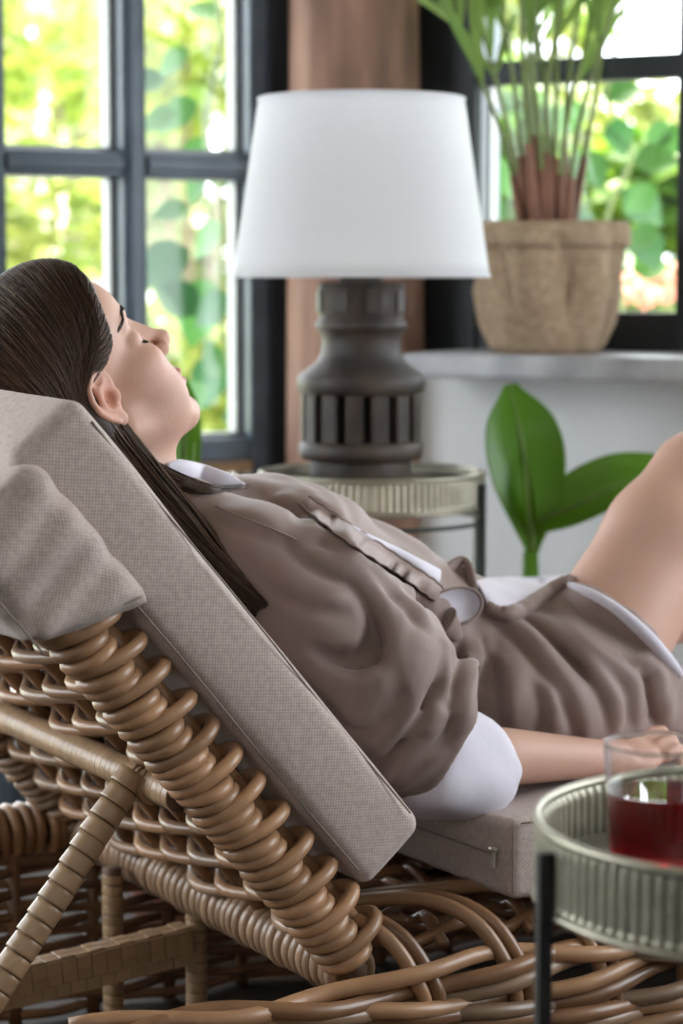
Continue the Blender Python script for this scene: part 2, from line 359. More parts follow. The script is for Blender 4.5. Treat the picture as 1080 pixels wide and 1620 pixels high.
def nets(Vv, xs, ys, zs):
    ins = Vv < 0; sl = (slice(None, -1), slice(1, None)); cnt = np.zeros([n - 1 for n in Vv.shape], np.int8)
    for a in range(2):
        for b in range(2):
            for c in range(2): cnt += ins[sl[a], sl[b], sl[c]]
    I, J, K = np.nonzero((cnt > 0) & (cnt < 8)); n = len(I)
    idx = np.full(cnt.shape, -1, np.int32); idx[I, J, K] = np.arange(n)
    acc = np.zeros((n, 3)); num = np.zeros(n); co = [(a, b, c) for a in range(2) for b in range(2) for c in range(2)]
    val = {q: Vv[I + q[0], J + q[1], K + q[2]] for q in co}; pos = {q: np.stack([xs[I + q[0]], ys[J + q[1]], zs[K + q[2]]], 1) for q in co}
    for p in co:
        for q in co:
            if sum(abs(p[i] - q[i]) for i in range(3)) == 1 and p < q:
                cr = (val[p] < 0) != (val[q] < 0); den = np.where(cr, val[p] - val[q], 1.0); t = np.where(cr, val[p] / den, 0)
                acc += np.where(cr[:, None], pos[p] + t[:, None] * (pos[q] - pos[p]), 0); num += cr
    V = acc / num[:, None]; quads = []
    for ax in range(3):
        A = [slice(None)] * 3; B = [slice(None)] * 3; A[ax] = slice(None, -1); B[ax] = slice(1, None)
        ch = ins[tuple(A)] != ins[tuple(B)]; E = np.stack(np.nonzero(ch), 1); o1, o2 = (ax + 1) % 3, (ax + 2) % 3
        ok = (E[:, o1] > 0) & (E[:, o2] > 0) & (E[:, o1] < Vv.shape[o1] - 1) & (E[:, o2] < Vv.shape[o2] - 1); E = E[ok]
        def cell(d1, d2):
            Q = E.copy(); Q[:, o1] -= d1; Q[:, o2] -= d2; return idx[Q[:, 0], Q[:, 1], Q[:, 2]]
        q = np.stack([cell(1, 1), cell(0, 1), cell(0, 0), cell(1, 0)], 1)
        fl = ~ins[E[:, 0], E[:, 1], E[:, 2]]; q[fl] = q[fl][:, ::-1]; quads.append(q)
    Q = np.concatenate(quads); return V, Q[(Q >= 0).all(1)]
def relax(V, Q, it=1, lam=0.5):
    n = len(V); e = np.concatenate([Q[:, [0, 1]], Q[:, [1, 2]], Q[:, [2, 3]], Q[:, [3, 0]]]); e = np.concatenate([e, e[:, ::-1]])
    deg = np.bincount(e[:, 0], minlength=n)
    for _ in range(it):
        S = np.stack([np.bincount(e[:, 0], weights=V[e[:, 1], a], minlength=n) for a in range(3)], 1)
        V = V + lam * (S / np.maximum(deg, 1)[:, None] - V)
    return V
def march(field, pixels, start=2.2, end=3.6):          # where sight lines meet a field, in lounger coordinates
    D = np.array([ray(*p) for p in pixels]); D /= np.linalg.norm(D, axis=1, keepdims=True); t = np.full(len(D), start)
    Bm = np.stack([LU, LW, [0, 0, 1]])
    for _ in range(70):
        P = (EYE + D * t[:, None] - LO) @ Bm.T; t = np.minimum(t + np.clip(field(P), -0.05, 0.05) * 0.8, end)
    return (EYE + D * t[:, None] - LO) @ Bm.T

# ------------------------------------------------------------------ the room
KX, KY, WA = 0.02, 4.60, R(28)                        # corner of the bay behind the log post, both walls turned 28 degrees
def wall_frame(side):
    a = np.array([side * math.cos(WA), -math.sin(WA)]); n = np.array([-side * math.sin(WA), -math.cos(WA)])
    return a, n
def wfr(side):                                        # (t along the wall from the corner, d into the room, z) -> world
    a, n = wall_frame(side)
    return lambda t, d, z: (KX + a[0] * t + n[0] * d, KY + a[1] * t + n[1] * d, z)
def wt(side, px, py, d=0.0):                          # where a sight line meets the wall plane: (t, z)
    a, n = wall_frame(side); r = ray(px, py); k = np.array([KX, KY]) + n * d
    s = ((k - EYE[:2]) @ n) / (r[:2] @ n); q = EYE + r * s; return float((q[:2] - k) @ a), float(q[2])
def wbox(name, side, t0, t1, d0, d1, z0, z1, m, parent=None, ch=0.0):
    V, Fc = box_vf(min(t0, t1), max(t0, t1), d0, d1, z0, z1, ch)
    f = wfr(side); V = [f(*v) for v in V]
    if side > 0: Fc = [tuple(reversed(q)) for q in Fc]
    return mesh(name, V, Fc, m, parent, smooth=False)

CEIL = 2.55
fl = mesh('floor', *box_vf(-2.42, 2.42, -1.5, 4.75, -0.06, 0.0), M['floor'], smooth=False); tag(fl, kind='structure')
cl = mesh('ceiling', *box_vf(-2.9, 2.9, -1.2, 5.6, CEIL, CEIL + 0.12), M['ceiling'], smooth=False); tag(cl, kind='structure')
# unseen side walls, windows and wall behind the viewer, added to cut frontal fill
def side_wall(sx, nm, wn):
    x0, x1 = sorted((sx * 2.30, sx * 2.42))
    g_ = G(); g_.add(*box_vf(x0, x1, -1.4, 1.9, 0, CEIL)); g_.add(*box_vf(x0, x1, 1.9, 3.45, 0, 0.55)); g_.add(*box_vf(x0, x1, 1.9, 3.45, 2.40, CEIL))
    o = mesh(nm, g_.V, g_.F, M['plaster'], smooth=False); tag(o, kind='structure')
    w = empty(wn, (sx * 2.36, 1.9, 0.55)); tag(w, kind='structure')
    for k in range(4): mesh('mullion', *box_vf(-0.03, 0.03, k * 0.5, k * 0.5 + 0.05, 0, 1.85, 0.004), M['frame'], w, smooth=False)
    for k in range(3): mesh('pane', *box_vf(-0.002, 0.002, k * 0.5 + 0.05, k * 0.5 + 0.5, 0, 1.85), M['pane'], w, smooth=False)
side_wall(-1, 'unseen_wall_left', 'unseen_window_left'); side_wall(1, 'unseen_wall_right', 'unseen_window_right')
wb = mesh('unseen_wall_back', *box_vf(-2.42, 2.42, -1.5, -1.4, 0, CEIL), M['backwall'], smooth=False); tag(wb, kind='structure')

# right bay wall: white parapet, stone sill, window
tR0 = 0.0; tR1 = 2.75
sill_z = 0.872
pw = wbox('wall_right', 1, 0.05, tR1, -0.16, 0.10, 0.0, sill_z - 0.035, M['plaster']); tag(pw, kind='structure')
ts, _ = wt(1, 634, 560, 0.30)
sl_ = wbox('trim_1', 1, ts, tR1, -0.02, 0.30, sill_z - 0.045, sill_z, M['sill'], ch=0.010); tag(sl_, kind='structure')
w2 = empty('window_2'); tag(w2, kind='structure')
tj, _ = wt(1, 762, 300); tm, _ = wt(1, 1077, 300); tm2 = tm + 0.05
z_bot0 = sill_z - 0.04; _, z_bot1 = wt(1, 1000, 494); _, zb0 = wt(1, 900, 130); _, zb1 = wt(1, 900, 92)
ZT = 2.42
wbox('jamb', 1, 0.02, tj, -0.07, 0.03, z_bot0, CEIL, M['frame_dark'], w2, 0.004)
wbox('jamb_cover', 1, tj - 0.035, tj + 0.004, -0.075, 0.015, z_bot0, CEIL, M['frame'], w2, 0.004)
pan_w = tm - tj
tt = tj
for i in range(5):
    a0 = tt; a1 = tt + pan_w
    if a0 > tR1: break
    wbox('bottom_rail', 1, a0, a1, -0.05, 0.02, z_bot0, z_bot1, M['frame_dark'], w2, 0.004)
    wbox('glazing_bar', 1, a0, a1, -0.04, 0.012, zb0, zb1, M['frame_dark'], w2, 0.004)
    wbox('top_rail', 1, a0, a1, -0.05, 0.02, ZT, CEIL, M['frame_dark'], w2, 0.004)
    wbox('pane', 1, a0, a1, -0.020, -0.016, z_bot1, zb0, M['pane'], w2)
    wbox('pane', 1, a0, a1, -0.020, -0.016, zb1, ZT, M['pane'], w2)
    wbox('mullion', 1, a1, a1 + 0.05, -0.05, 0.025, z_bot0, CEIL, M['frame_dark'], w2, 0.005)
    wbox('lit_reveal_bead', 1, a0, a0 + 0.008, -0.05, -0.022, z_bot1, zb0, M['lit_reveal'], w2)
    tt = a1 + 0.05

# left bay wall: full-height glazing in slate frames
w1 = empty('window_1'); tag(w1, kind='structure')
t_in, _ = wt(-1, 385, 480); t_m0, _ = wt(-1, 221, 120); t_m1, _ = wt(-1, 184, 120); t_n0, _ = wt(-1, 2, 340)
_, zh1 = wt(-1, 200, 240); _, zh0 = wt(-1, 200, 283); _, zr1 = wt(-1, 350, 692); _, zr0 = wt(-1, 350, 728)
wbox('jamb', -1, 0.02, t_in - 0.038, -0.09, 0.04, 0.0, CEIL, M['frame_dark'], w1, 0.005)
wbox('jamb_cover', -1, t_in - 0.038, t_in, -0.07, 0.032, 0.0, CEIL, M['frame'], w1, 0.005)
pw_ = t_n0 - t_m1; mw = t_m1 - t_m0
xs_ = [(t_in, t_m0), (t_m1, t_n0)]
while xs_[-1][1] < 2.6: a = xs_[-1][1] + mw; xs_.append((a, a + pw_))
rows = [(0.10, zr0 - 0.022), (zr1, zh0), (zh1, zh1 + (zh0 - zr1)), (zh1 + (zh0 - zr1) + (zh1 - zh0), ZT)]
for (a0, a1) in xs_:
    wbox('mullion', -1, a1, a1 + mw, -0.055, 0.030, 0.0, CEIL, M['frame'], w1, 0.006)
    wbox('mullion_fillet', -1, a1 + mw * 0.22, a1 + mw * 0.78, 0.028, 0.042, 0.0, CEIL, M['frame'], w1, 0.005)
    wbox('bottom_rail', -1, a0, a1, -0.05, 0.028, 0.0, 0.10, M['frame'], w1, 0.004)
    wbox('lower_rail', -1, a0, a1, -0.05, 0.030, zr0, zr1, M['frame'], w1, 0.005)
    wbox('wood_strip', -1, a0, a1, -0.02, 0.04, zr0 - 0.022, zr0, M['strip'], w1, 0.003)
    wbox('glazing_bar', -1, a0, a1, -0.05, 0.028, zh0, zh1, M['frame'], w1, 0.006)
    wbox('bar_fillet', -1, a0, a1, 0.026, 0.038, zh0 + 0.014, zh1 - 0.014, M['frame'], w1, 0.004)
    wbox('upper_bar', -1, a0, a1, -0.05, 0.028, rows[2][1], rows[3][0], M['frame'], w1, 0.006)
    wbox('top_rail', -1, a0, a1, -0.05, 0.03, ZT, CEIL, M['frame'], w1, 0.005)
    for (z0, z1) in rows:
        wbox('pane', -1, a0, a1, -0.022, -0.018, z0, z1, M['pane'], w1)
        wbox('lit_reveal_bead', -1, a0, a0 + 0.010, -0.05, -0.012, z0, z1, M['lit_reveal'], w1)  # pale strip standing for the reveal lit from outside
        wbox('lit_reveal_bead', -1, a0, a1, -0.05, -0.012, z0, z0 + 0.008, M['lit_reveal'], w1)

# the log post in the corner
post = empty('log_post', (0.023, 4.46, 0)); tag(post, 'thick weathered brown log post standing between the two windows', 'post')
def _log(r, z, a): return r * (1 + 0.025 * math.sin(3 * a + 1.7 * z) + 0.018 * math.sin(7 * a + 3 * z) + 0.01 * math.sin(13 * a - 5 * z))
lathe('trunk', [(0.142 - 0.024 * min(1, i / 18), CEIL * i / 28) for i in range(29)], M['log'], post, 56, wob=_log)

# ------------------------------------------------------------------ the garden beyond the windows
g = mesh('garden_ground', *box_vf(-22, 22, 4.95, 45, -0.30, -0.12), M['lawn'], smooth=False); tag(g, kind='structure')
tr_ = mesh('bounce_terrace', *box_vf(-7, 7, 2.0, 8.2, -0.20, -0.10), M['bounce_slab'], smooth=False); tag(tr_, kind='structure')  # unseen pale slab, added to bounce neutral light into the room
def leaf_vf(s, w, n=1):                               # a folded pointed leaf along +x
    V = [(0, 0, 0), (0.35 * s, 0.5 * w, 0.10 * w), (0.35 * s, -0.5 * w, 0.10 * w), (0.5 * s, 0, -0.05 * w), (0.75 * s, 0.36 * w, 0.02 * w), (0.75 * s, -0.36 * w, 0.02 * w), (s, 0, -0.12 * w)]
    return np.array(V), [(0, 3, 1), (0, 2, 3), (1, 3, 4), (2, 5, 3), (3, 6, 4), (3, 5, 6)]
def rot_rand(tilt=1.0):
    return np.array((Matrix.Rotation(random.uniform(0, 6.283), 3, 'Z') @ Matrix.Rotation(random.uniform(-1.0, 0.6) * tilt + 0.4, 3, 'Y') @ Matrix.Rotation(random.uniform(-0.8, 0.8), 3, 'X')))
def foliage(n, rx, ry, rz, s0, s1, shell=0.45, flatb=0.0):
    Vs = []; Fs = []; b0, f0 = leaf_vf(1, 0.62); o = 0
    for i in range(n):
        while True:
            p = np.random.uniform(-1, 1, 3); r = np.linalg.norm(p)
            if shell < r < 1: break
        p = p * (0.85 + 0.15 * math.sin(5 * p[0] + 3 * p[2])) * (rx, ry, rz)
        Vs.append(b0 * random.uniform(s0, s1) @ rot_rand().T + p); Fs.extend([tuple(q + o for q in f) for f in f0]); o += len(b0)
    return np.concatenate(Vs), Fs
def bush(name, px, py, Y, rx, rz, n, s0, s1, m, label, cat='bush', group=None, trunk=True, ry=None):
    c = at(px, py, Y); root = empty(name, (c[0], c[1], -0.12)); tag(root, label, cat, group)
    V, Fc = foliage(n, rx, ry or rx * 0.8, rz, s0, s1); V[:, 2] += c[2] + 0.12
    f = mesh('foliage', V, Fc, m, root); f['kind'] = 'stuff'
    if trunk:
        for k in range(3):
            a = k * 2.1 + px; tp = (rx * 0.35 * math.cos(a), rx * 0.3 * math.sin(a), c[2] + 0.12)
            tube('stem', smooth_path([(0.05 * math.cos(a), 0.05 * math.sin(a), 0), (tp[0] * 0.4, tp[1] * 0.6, tp[2] * 0.5), tp], 8), np.linspace(0.04, 0.015, 8) * max(0.4, rx), M['bark'], root, 7)
    return root
bush('sunny_shrub', 60, 350, 8.2, 0.42, 0.42, 520, 0.06, 0.13, M['leaf_yellow'], 'yellow-green sunny shrub behind the lower left window pane', group=None)
bush('sunny_tree', 70, 60, 10.5, 0.85, 0.55, 700, 0.08, 0.18, M['leaf_yellow'], 'loose yellow-green tree crown behind the upper left pane', 'tree')
bush('garden_tree', 300, 70, 9.4, 0.55, 0.5, 480, 0.08, 0.17, M['leaf_yellow'], 'bright green tree crown behind the pane left of the lampshade', 'tree')
bush('low_shrub', 300, 600, 8.8, 0.50, 0.32, 700, 0.07, 0.14, M['leaf_yellow'], 'low yellow-green shrub seen just past her face')
bush('dark_hedge', 110, 140, 15.5, 1.0, 0.28, 800, 0.08, 0.16, M['leaf'], 'darker green hedge far behind the upper left pane')
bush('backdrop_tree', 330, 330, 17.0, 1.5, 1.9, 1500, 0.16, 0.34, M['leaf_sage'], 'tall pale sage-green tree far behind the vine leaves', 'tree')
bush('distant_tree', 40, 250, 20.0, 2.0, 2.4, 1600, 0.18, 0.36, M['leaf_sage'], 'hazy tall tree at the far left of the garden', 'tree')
bush('window_shrub', 1010, 400, 6.2, 0.30, 0.36, 620, 0.07, 0.13, M['leaf'], 'leafy green shrub outside the window right of the burlap pot')
bush('deep_shrub', 800, 300, 6.6, 0.22, 0.45, 420, 0.07, 0.13, M['leaf'], 'green shrub outside the window behind the palm stems')
bush('corner_shrub', 985, 480, 5.6, 0.24, 0.12, 380, 0.05, 0.10, M['leaf_dark'], 'low dark green shrub just under the flowers outside')
bush('right_tree', 1010, 250, 9.0, 0.5, 0.32, 420, 0.09, 0.18, M['leaf_yellow'], 'pale green tree crown behind the right window shrub', 'tree')
bush('far_tree', 850, 130, 12.0, 0.5, 0.9, 700, 0.09, 0.18, M['leaf_yellow'], 'light green tree behind the palm in the right window', 'tree')

# climbing vine outside the left window
vine = empty('climbing_vine', (*at(350, 400, 4.98)[:2], -0.12)); tag(vine, 'climbing vine with large green leaves outside the left window', 'vine')
def vl(px, py, Y=5.0): q = at(px, py, Y); return q - np.array(vine.location)
stem_px = [(392, 820), (376, 640), (345, 480), (352, 330), (325, 200), (350, 60), (330, -80)]
tube('stem', smooth_path([vl(*q) for q in stem_px], 40), 0.006, M['palm_stem'], vine, 6)
tube('stem', smooth_path([vl(*q) for q in [(352, 330), (380, 240), (370, 140), (390, 20)]], 20), 0.004, M['palm_stem'], vine, 6)
def lv_leaf(s, w):
    V = []; Fc = []; n = 7
    for i in range(n + 1):
        t = i / n; ww = w * (math.sin(math.pi * min(1, t * 1.02) ** 0.75)) * 0.5; x = s * t; z = -0.25 * s * t * t
        V += [(x, ww, z + 0.18 * ww), (x, 0, z), (x, -ww, z + 0.18 * ww)]
    for i in range(n):
        for j in range(2): a = i * 3 + j; Fc.append((a, a + 3, a + 4, a + 1))
    return V, Fc
proto_leaf = None
leaf_px = [(312, 160, 70, 200), (355, 300, 70, 100), (300, 395, 95, 195), (330, 440, 100, 250), (362, 420, 60, 330), (310, 500, 80, 120), (345, 560, 80, 250), (372, 520, 60, 20), (330, 610, 70, 210), (360, 640, 60, 320), (280, 180, 60, 180), (345, 130, 65, 20), (320, 215, 60, 250), (262, 130, 60, 160), (352, 355, 70, 210), (372, 200, 60, 300), (300, 330, 55, 170), (345, 30, 60, 130), (300, 80, 60, 200), (378, 90, 60, 280), (325, 270, 55, 230), (365, 470, 70, 200), (290, 440, 60, 160), (350, 600, 60, 100)]
for i, (px, py, sz, an) in enumerate(leaf_px):
    s = sz / FPX * 5.0 * 1.15
    if proto_leaf is None: proto_leaf = mesh('leaf', *lv_leaf(0.1, 0.075), M['vine_leaf'], vine); o = proto_leaf
    else: o = link_copy(proto_leaf, 'leaf', vine)
    q = vl(px, py, 5.0 + 0.10 * math.sin(i * 2.3)); k = s / 0.1
    # a hanging blade: direction in the window plane, facing the house with some tilt
    a = R(an); dx = np.array([math.cos(a), 0.35 * math.sin(i * 1.9), math.sin(a) * 0.9 - 0.25]); dx /= np.linalg.norm(dx)
    nz = np.array([0.35 * math.sin(i * 3.1), -0.75, 0.6]); nz -= dx * (nz @ dx); nz /= np.linalg.norm(nz); dy = np.cross(nz, dx)
    o.matrix_local = Matrix(((dx[0] * k, dy[0] * k, nz[0] * k, q[0]), (dx[1] * k, dy[1] * k, nz[1] * k, q[1]), (dx[2] * k, dy[2] * k, nz[2] * k, q[2]), (0, 0, 0, 1)))
# second vine with big leaves outside the right window
vine2 = empty('leafy_climber', (*at(1010, 300, 5.1)[:2], -0.12)); tag(vine2, 'climber with broad backlit leaves outside the right window', 'vine')
def vr(px, py, Y=5.1): q = at(px, py, Y); return q - np.array(vine2.location)
tube('stem', smooth_path([vr(*q) for q in [(960, 620), (985, 480), (960, 350), (1000, 240), (960, 150), (990, 20)]], 30), 0.005, M['palm_stem'], vine2, 6)
for i, (px, py, sz, an) in enumerate([(950, 150, 75, 30), (930, 170, 80, 200), (975, 185, 70, 280), (1000, 255, 80, 20), (945, 270, 80, 160), (985, 300, 95, 330), (1040, 300, 70, 200), (1050, 190, 60, 250), (940, 340, 90, 200), (1010, 360, 80, 300), (960, 400, 80, 240), (1045, 370, 75, 180), (1000, 430, 70, 30), (800, 320, 70, 200), (790, 250, 80, 300), (820, 380, 80, 180), (790, 180, 70, 90), (1060, 250, 60, 90), (925, 240, 70, 300)]):
    s = sz / FPX * 5.1 * 0.95; o = link_copy(proto_leaf, 'leaf', vine2); q = vr(px, py, 5.1 + 0.12 * math.sin(i * 1.7)); k = s / 0.1
    a = R(an); dx = np.array([math.cos(a), 0.3 * math.sin(i * 1.3), math.sin(a) * 0.9 - 0.2]); dx /= np.linalg.norm(dx)
    nz = np.array([0.4 * math.sin(i * 2.1), -0.8, 0.5]); nz -= dx * (nz @ dx); nz /= np.linalg.norm(nz); dy = np.cross(nz, dx)
    o.matrix_local = Matrix(((dx[0] * k, dy[0] * k, nz[0] * k, q[0]), (dx[1] * k, dy[1] * k, nz[1] * k, q[1]), (dx[2] * k, dy[2] * k, nz[2] * k, q[2]), (0, 0, 0, 1)))
# pink blossoms outside the right window
fl_px = [(985, 465), (1000, 440), (1012, 462), (1030, 440), (1048, 430), (1060, 450), (1066, 425), (1040, 465), (1022, 475), (878 + 176, 470)]
fb = empty('flowering_plant', (*at(1025, 470, 5.35)[:2], -0.12)); tag(fb, 'plant with small salmon pink blossoms outside the right window', 'flowers')
pproto = None
def petal_vf():
    g_ = G()
    for k in range(5):
        V, Fc = leaf_vf(0.022, 0.02); a = k * 2 * math.pi / 5; c, s = math.cos(a), math.sin(a)
        g_.add([(x * c - y * s, -0.01 * x / 0.022 + z, x * s + y * c) for x, y, z in V], Fc)
    return g_.V, g_.F
for i, (px, py) in enumerate(fl_px):
    q = at(px, py, 5.35 + 0.05 * math.sin(i * 2)) - np.array(fb.location)
    tube('stem', smooth_path([(0.1 * math.sin(i), 0.05 * math.cos(i), 0), (q[0] * 0.6, q[1] * 0.6, q[2] * 0.6), q], 8), 0.003, M['palm_stem'], fb, 5)
    if pproto is None: pproto = mesh('blossom', *petal_vf(), M['petal'], fb); o = pproto
    else: o = link_copy(pproto, 'blossom', fb)
    o.location = q; o.rotation_euler = (0.5, i, 0); o.scale = (1.2,) * 3
# bleached bench far back and a clay pot
bn = empty('garden_bench', (*at(128, 100, 13.0)[:2], -0.12)); tag(bn, 'pale bleached bench far off in the garden', 'bench')
bz = at(128, 100, 13.0)[2] + 0.12
for k in range(3): mesh('slat', *box_vf(-0.16 - 0.05, 0.30, -0.2 + 0.15 * k, -0.08 + 0.15 * k, bz - 0.05, bz, 0.005), M['paleplank'], bn, smooth=False)
for sx in (-0.16, 0.25):
    mesh('leg', *box_vf(sx - 0.04, sx + 0.04, -0.18, 0.2, 0, bz - 0.05, 0.005), M['paleplank'], bn, smooth=False)
cp = empty('clay_pot', (*at(345, 660, 6.2)[:2], -0.12)); tag(cp, 'terracotta pot in the garden beyond the left window', 'pot')
lathe('body', [(0.0, 0.0), (0.11, 0.0), (0.15, 0.58), (0.165, 0.585), (0.165, 0.64), (0.14, 0.64), (0.13, 0.58), (0, 0.57)], M['terra'], cp, 32)

# ------------------------------------------------------------------ tray tables
def tray_table(name, label, c, Rr, z_rim, h, nleg, leg_ang, leg_m, leg_t, n_rib, ring_z):
    root = empty(name, (c[0], c[1], 0)); tag(root, label, 'side table')
    n = n_rib * 8; zb = z_rim - h
    def rib(r, z, a): return r + (0.0022 * (0.5 + 0.5 * math.cos(a * n_rib)) ** 1.0 if zb + 0.010 < z < z_rim - 0.008 else 0)
    def rib_in(r, z, a): return r - (0.0022 * (0.5 + 0.5 * math.cos(a * n_rib)) if zb + 0.02 < z < z_rim - 0.008 else 0)
    z1, z0 = z_rim - 0.0085, zb + 0.0105
    lathe('tray_wall', [(Rr - 0.004, zb), (Rr + 0.001, zb + 0.009), (Rr - 0.001, z0), (Rr - 0.001, z0 + 0.003), (Rr - 0.001, z1 - 0.003), (Rr - 0.001, z1), (Rr, z_rim - 0.003)], M['zinc'], root, n, wob=rib)
    lathe('tray_lining', [(Rr - 0.003, z_rim - 0.003), (Rr - 0.004, z1), (Rr - 0.004, z1 - 0.003), (Rr - 0.004, zb + 0.024), (Rr - 0.004, zb + 0.021)], M['zinc'], root, n, wob=rib_in)
    for zz, rr, nm in ((z_rim, 0.0042, 'top_bead'), (zb + 0.003, 0.0036, 'bottom_bead')):
        tube(nm, [((Rr - 0.0005) * math.cos(a), (Rr - 0.0005) * math.sin(a), zz) for a in np.linspace(0, 2 * math.pi, 120, endpoint=False)], rr, M['zinc'], root, 10, closed=True)
    lathe('tray_floor', [(0.0, zb + 0.022), (Rr * 0.5, zb + 0.022), (Rr - 0.004, zb + 0.021), (Rr - 0.004, zb + 0.002), (0, zb + 0.002)], M['zinc_floor'], root, 72)
    for a in leg_ang:
        x, y = (Rr + leg_t * 0.62) * math.cos(a), (Rr + leg_t * 0.62) * math.sin(a); t = leg_t / 2
        V, Fc = box_vf(-t, t, -t, t, 0, z_rim - 0.012, 0.001); ca, sa = math.cos(a), math.sin(a)
        mesh('leg', [(x + vx * ca - vy * sa, y + vx * sa + vy * ca, vz) for vx, vy, vz in V], Fc, leg_m, root, smooth=False)
    for zz in ring_z:
        tube('ring', [(Rr * math.cos(a), Rr * math.sin(a), zz) for a in np.linspace(0, 2 * math.pi, 72, endpoint=False)], leg_t * 0.36, leg_m, root, 8, closed=True)
    return root
TF = (0.362, 1.85); TFZ = 0.568
tray_table('tray_table', 'round ribbed zinc tray table with black legs in the foreground', TF, 0.205, TFZ, 0.066, 3, [R(196), R(316), R(76)], M['blackmetal'], 0.011, 118, [0.12])
LC = at(589, 748, 3.75)
tray_table('lamp_table', 'round zinc tray table on thin dark legs under the lamp', (LC[0], 3.75), 0.180, 0.694, 0.056, 3, [R(-22), R(22), R(158), R(202)], M['greenmetal'], 0.010, 100, [0.618, 0.15])

# glass of red drink
GC = (0.258, 1.85); gz = TFZ - 0.066 + 0.022
gl = lathe('drinking_glass', [(0.0, 0.0), (0.036, 0.0), (0.0395, 0.003), (0.041, 0.008), (0.0411, 0.0095), (0.0443, 0.057), (0.0474, 0.1045), (0.0475, 0.106), (0.0471, 0.1072), (0.0463, 0.1072), (0.0459, 0.106), (0.0458, 0.1045), (0.0428, 0.057), (0.0400, 0.0145), (0.0396, 0.0125), (0.037, 0.0105), (0.0, 0.010)], M['glass'], None, 64)
gl.location = (GC[0], GC[1], gz + 0.0004); tag(gl, 'clear tapered tumbler standing on the foreground tray', 'glass')
lq = lathe('red_drink', [(0.0, 0.0102), (0.0372, 0.0107), (0.0396, 0.0125), (0.0402, 0.0145), (0.0437, 0.066), (0.0438, 0.0675), (0.0436, 0.0680), (0.0425, 0.0681), (0.0400, 0.0681), (0.0, 0.0681)], M['drink'], None, 64)
lq.location = (GC[0], GC[1], gz + 0.0004); tag(lq, 'dark red drink filling the tumbler two thirds', 'drink')

# ------------------------------------------------------------------ table lamp
LX, LY = float(at(571, 600, 3.75)[0]), 3.75; LZ = 0.694 - 0.056 + 0.022
lamp = empty('table_lamp', (LX, LY, LZ)); tag(lamp, 'table lamp with carved dark wood hub base and white tapered shade', 'lamp')
px = 3.75 / FPX
def lz(py): return float(at(571, py, 3.75)[2]) - LZ
lathe('foot', [(0.0, 0.0), (80 * px, 0.0), (82 * px, 0.01), (80 * px, lz(724))], M['oldwood'], lamp, 56)
lathe('lower_ring', [(80 * px, lz(728)), (95 * px, lz(724)), (98 * px, lz(715)), (98 * px, lz(703)), (93 * px, lz(697)), (80 * px, lz(696))], M['oldwood'], lamp, 56)
lathe('drum_core', [(70 * px, lz(700)), (70 * px, lz(622))], mat('slot_dark', (0.02, 0.016, 0.013), 0.8), lamp, 40)
nst = 14; sproto = None
for k in range(nst):
    a = k * 2 * math.pi / nst + 0.1
    if sproto is None:
        V, Fc = box_vf(62 * px, 94 * px, -0.0135, 0.0135, lz(698), lz(622), 0.003); sproto = mesh('stave', V, Fc, M['oldwood'], lamp, smooth=False); o = sproto
    else: o = link_copy(sproto, 'stave', lamp)
    o.rotation_euler = (0, 0, a)
lathe('shoulder', [(70 * px, lz(624)), (92 * px, lz(624)), (99 * px, lz(619)), (101 * px, lz(608)), (100 * px, lz(596)), (95 * px, lz(590)), (82 * px, lz(581)), (70 * px, lz(571)), (64 * px, lz(560)), (62 * px, lz(540)), (64 * px, lz(528)), (70 * px, lz(522)), (73 * px, lz(518)), (73 * px, lz(512)), (69 * px, lz(507)), (66 * px, lz(500))], M['oldwood'], lamp, 64,
      wob=lambda r, z, a: r * (1 + 0.006 * math.sin(5 * a) + 0.005 * math.sin(11 * a + 60 * z)))
lathe('upper_drum', [(66 * px, lz(503)), (68 * px, lz(498)), (68 * px, lz(452)), (65 * px, lz(446)), (0, lz(446))], M['oldwood'], lamp, 56, wob=lambda r, z, a: r * (1 + 0.008 * math.sin(9 * a)))
uproto = None
for k in range(8):
    if uproto is None: uproto = mesh('carved_panel', *box_vf(66 * px, 71 * px, -0.013, 0.013, lz(495), lz(458), 0.002), M['oldwood'], lamp, smooth=False); o = uproto
    else: o = link_copy(uproto, 'carved_panel', lamp)
    o.rotation_euler = (0, 0, k * math.pi / 4 + 0.3)
lathe('dome_cap', [(36 * px, lz(447)), (33 * px, lz(438)), (22 * px, lz(431)), (8 * px, lz(428)), (7 * px, lz(400)), (0, lz(400))], M['brass'], lamp, 32)
shz0, shz1 = lz(437), lz(157); r0, r1 = 202 * px, 161 * px
sh = lathe('lamp_shade', [(r0 + (r1 - r0) * i / 12, shz0 + (shz1 - shz0) * i / 12) for i in range(13)], M['shade'], lamp, 72)
sd = sh.modifiers.new('solid', 'SOLIDIFY'); sd.thickness = 0.0016; sd.offset = -1
for nm, zz, rr in (('bottom_hem', shz0, r0), ('top_hem', shz1, r1)):
    tube(nm, [(rr * math.cos(a), rr * math.sin(a), zz) for a in np.linspace(0, 2 * math.pi, 96, endpoint=False)], 0.0022, M['shade'], sh, 8, closed=True)
lathe('bulb', [(0.012, lz(402)), (0.013, lz(385)), (0.03, lz(350)), (0.031, lz(335)), (0.022, lz(318)), (0, lz(312))], mat('opal_bulb', (0.8, 0.79, 0.77), 0.3), lamp, 24)
for k in range(3):
    a = k * 2 * math.pi / 3 + 0.4
    tube('shade_spoke', [(0.008 * math.cos(a), 0.008 * math.sin(a), lz(402)), (0.06 * math.cos(a), 0.06 * math.sin(a), lz(300)), ((r1 - .003) * math.cos(a), (r1 - .003) * math.sin(a), shz1 - 0.012)], 0.0015, M['brass'], lamp, 6)

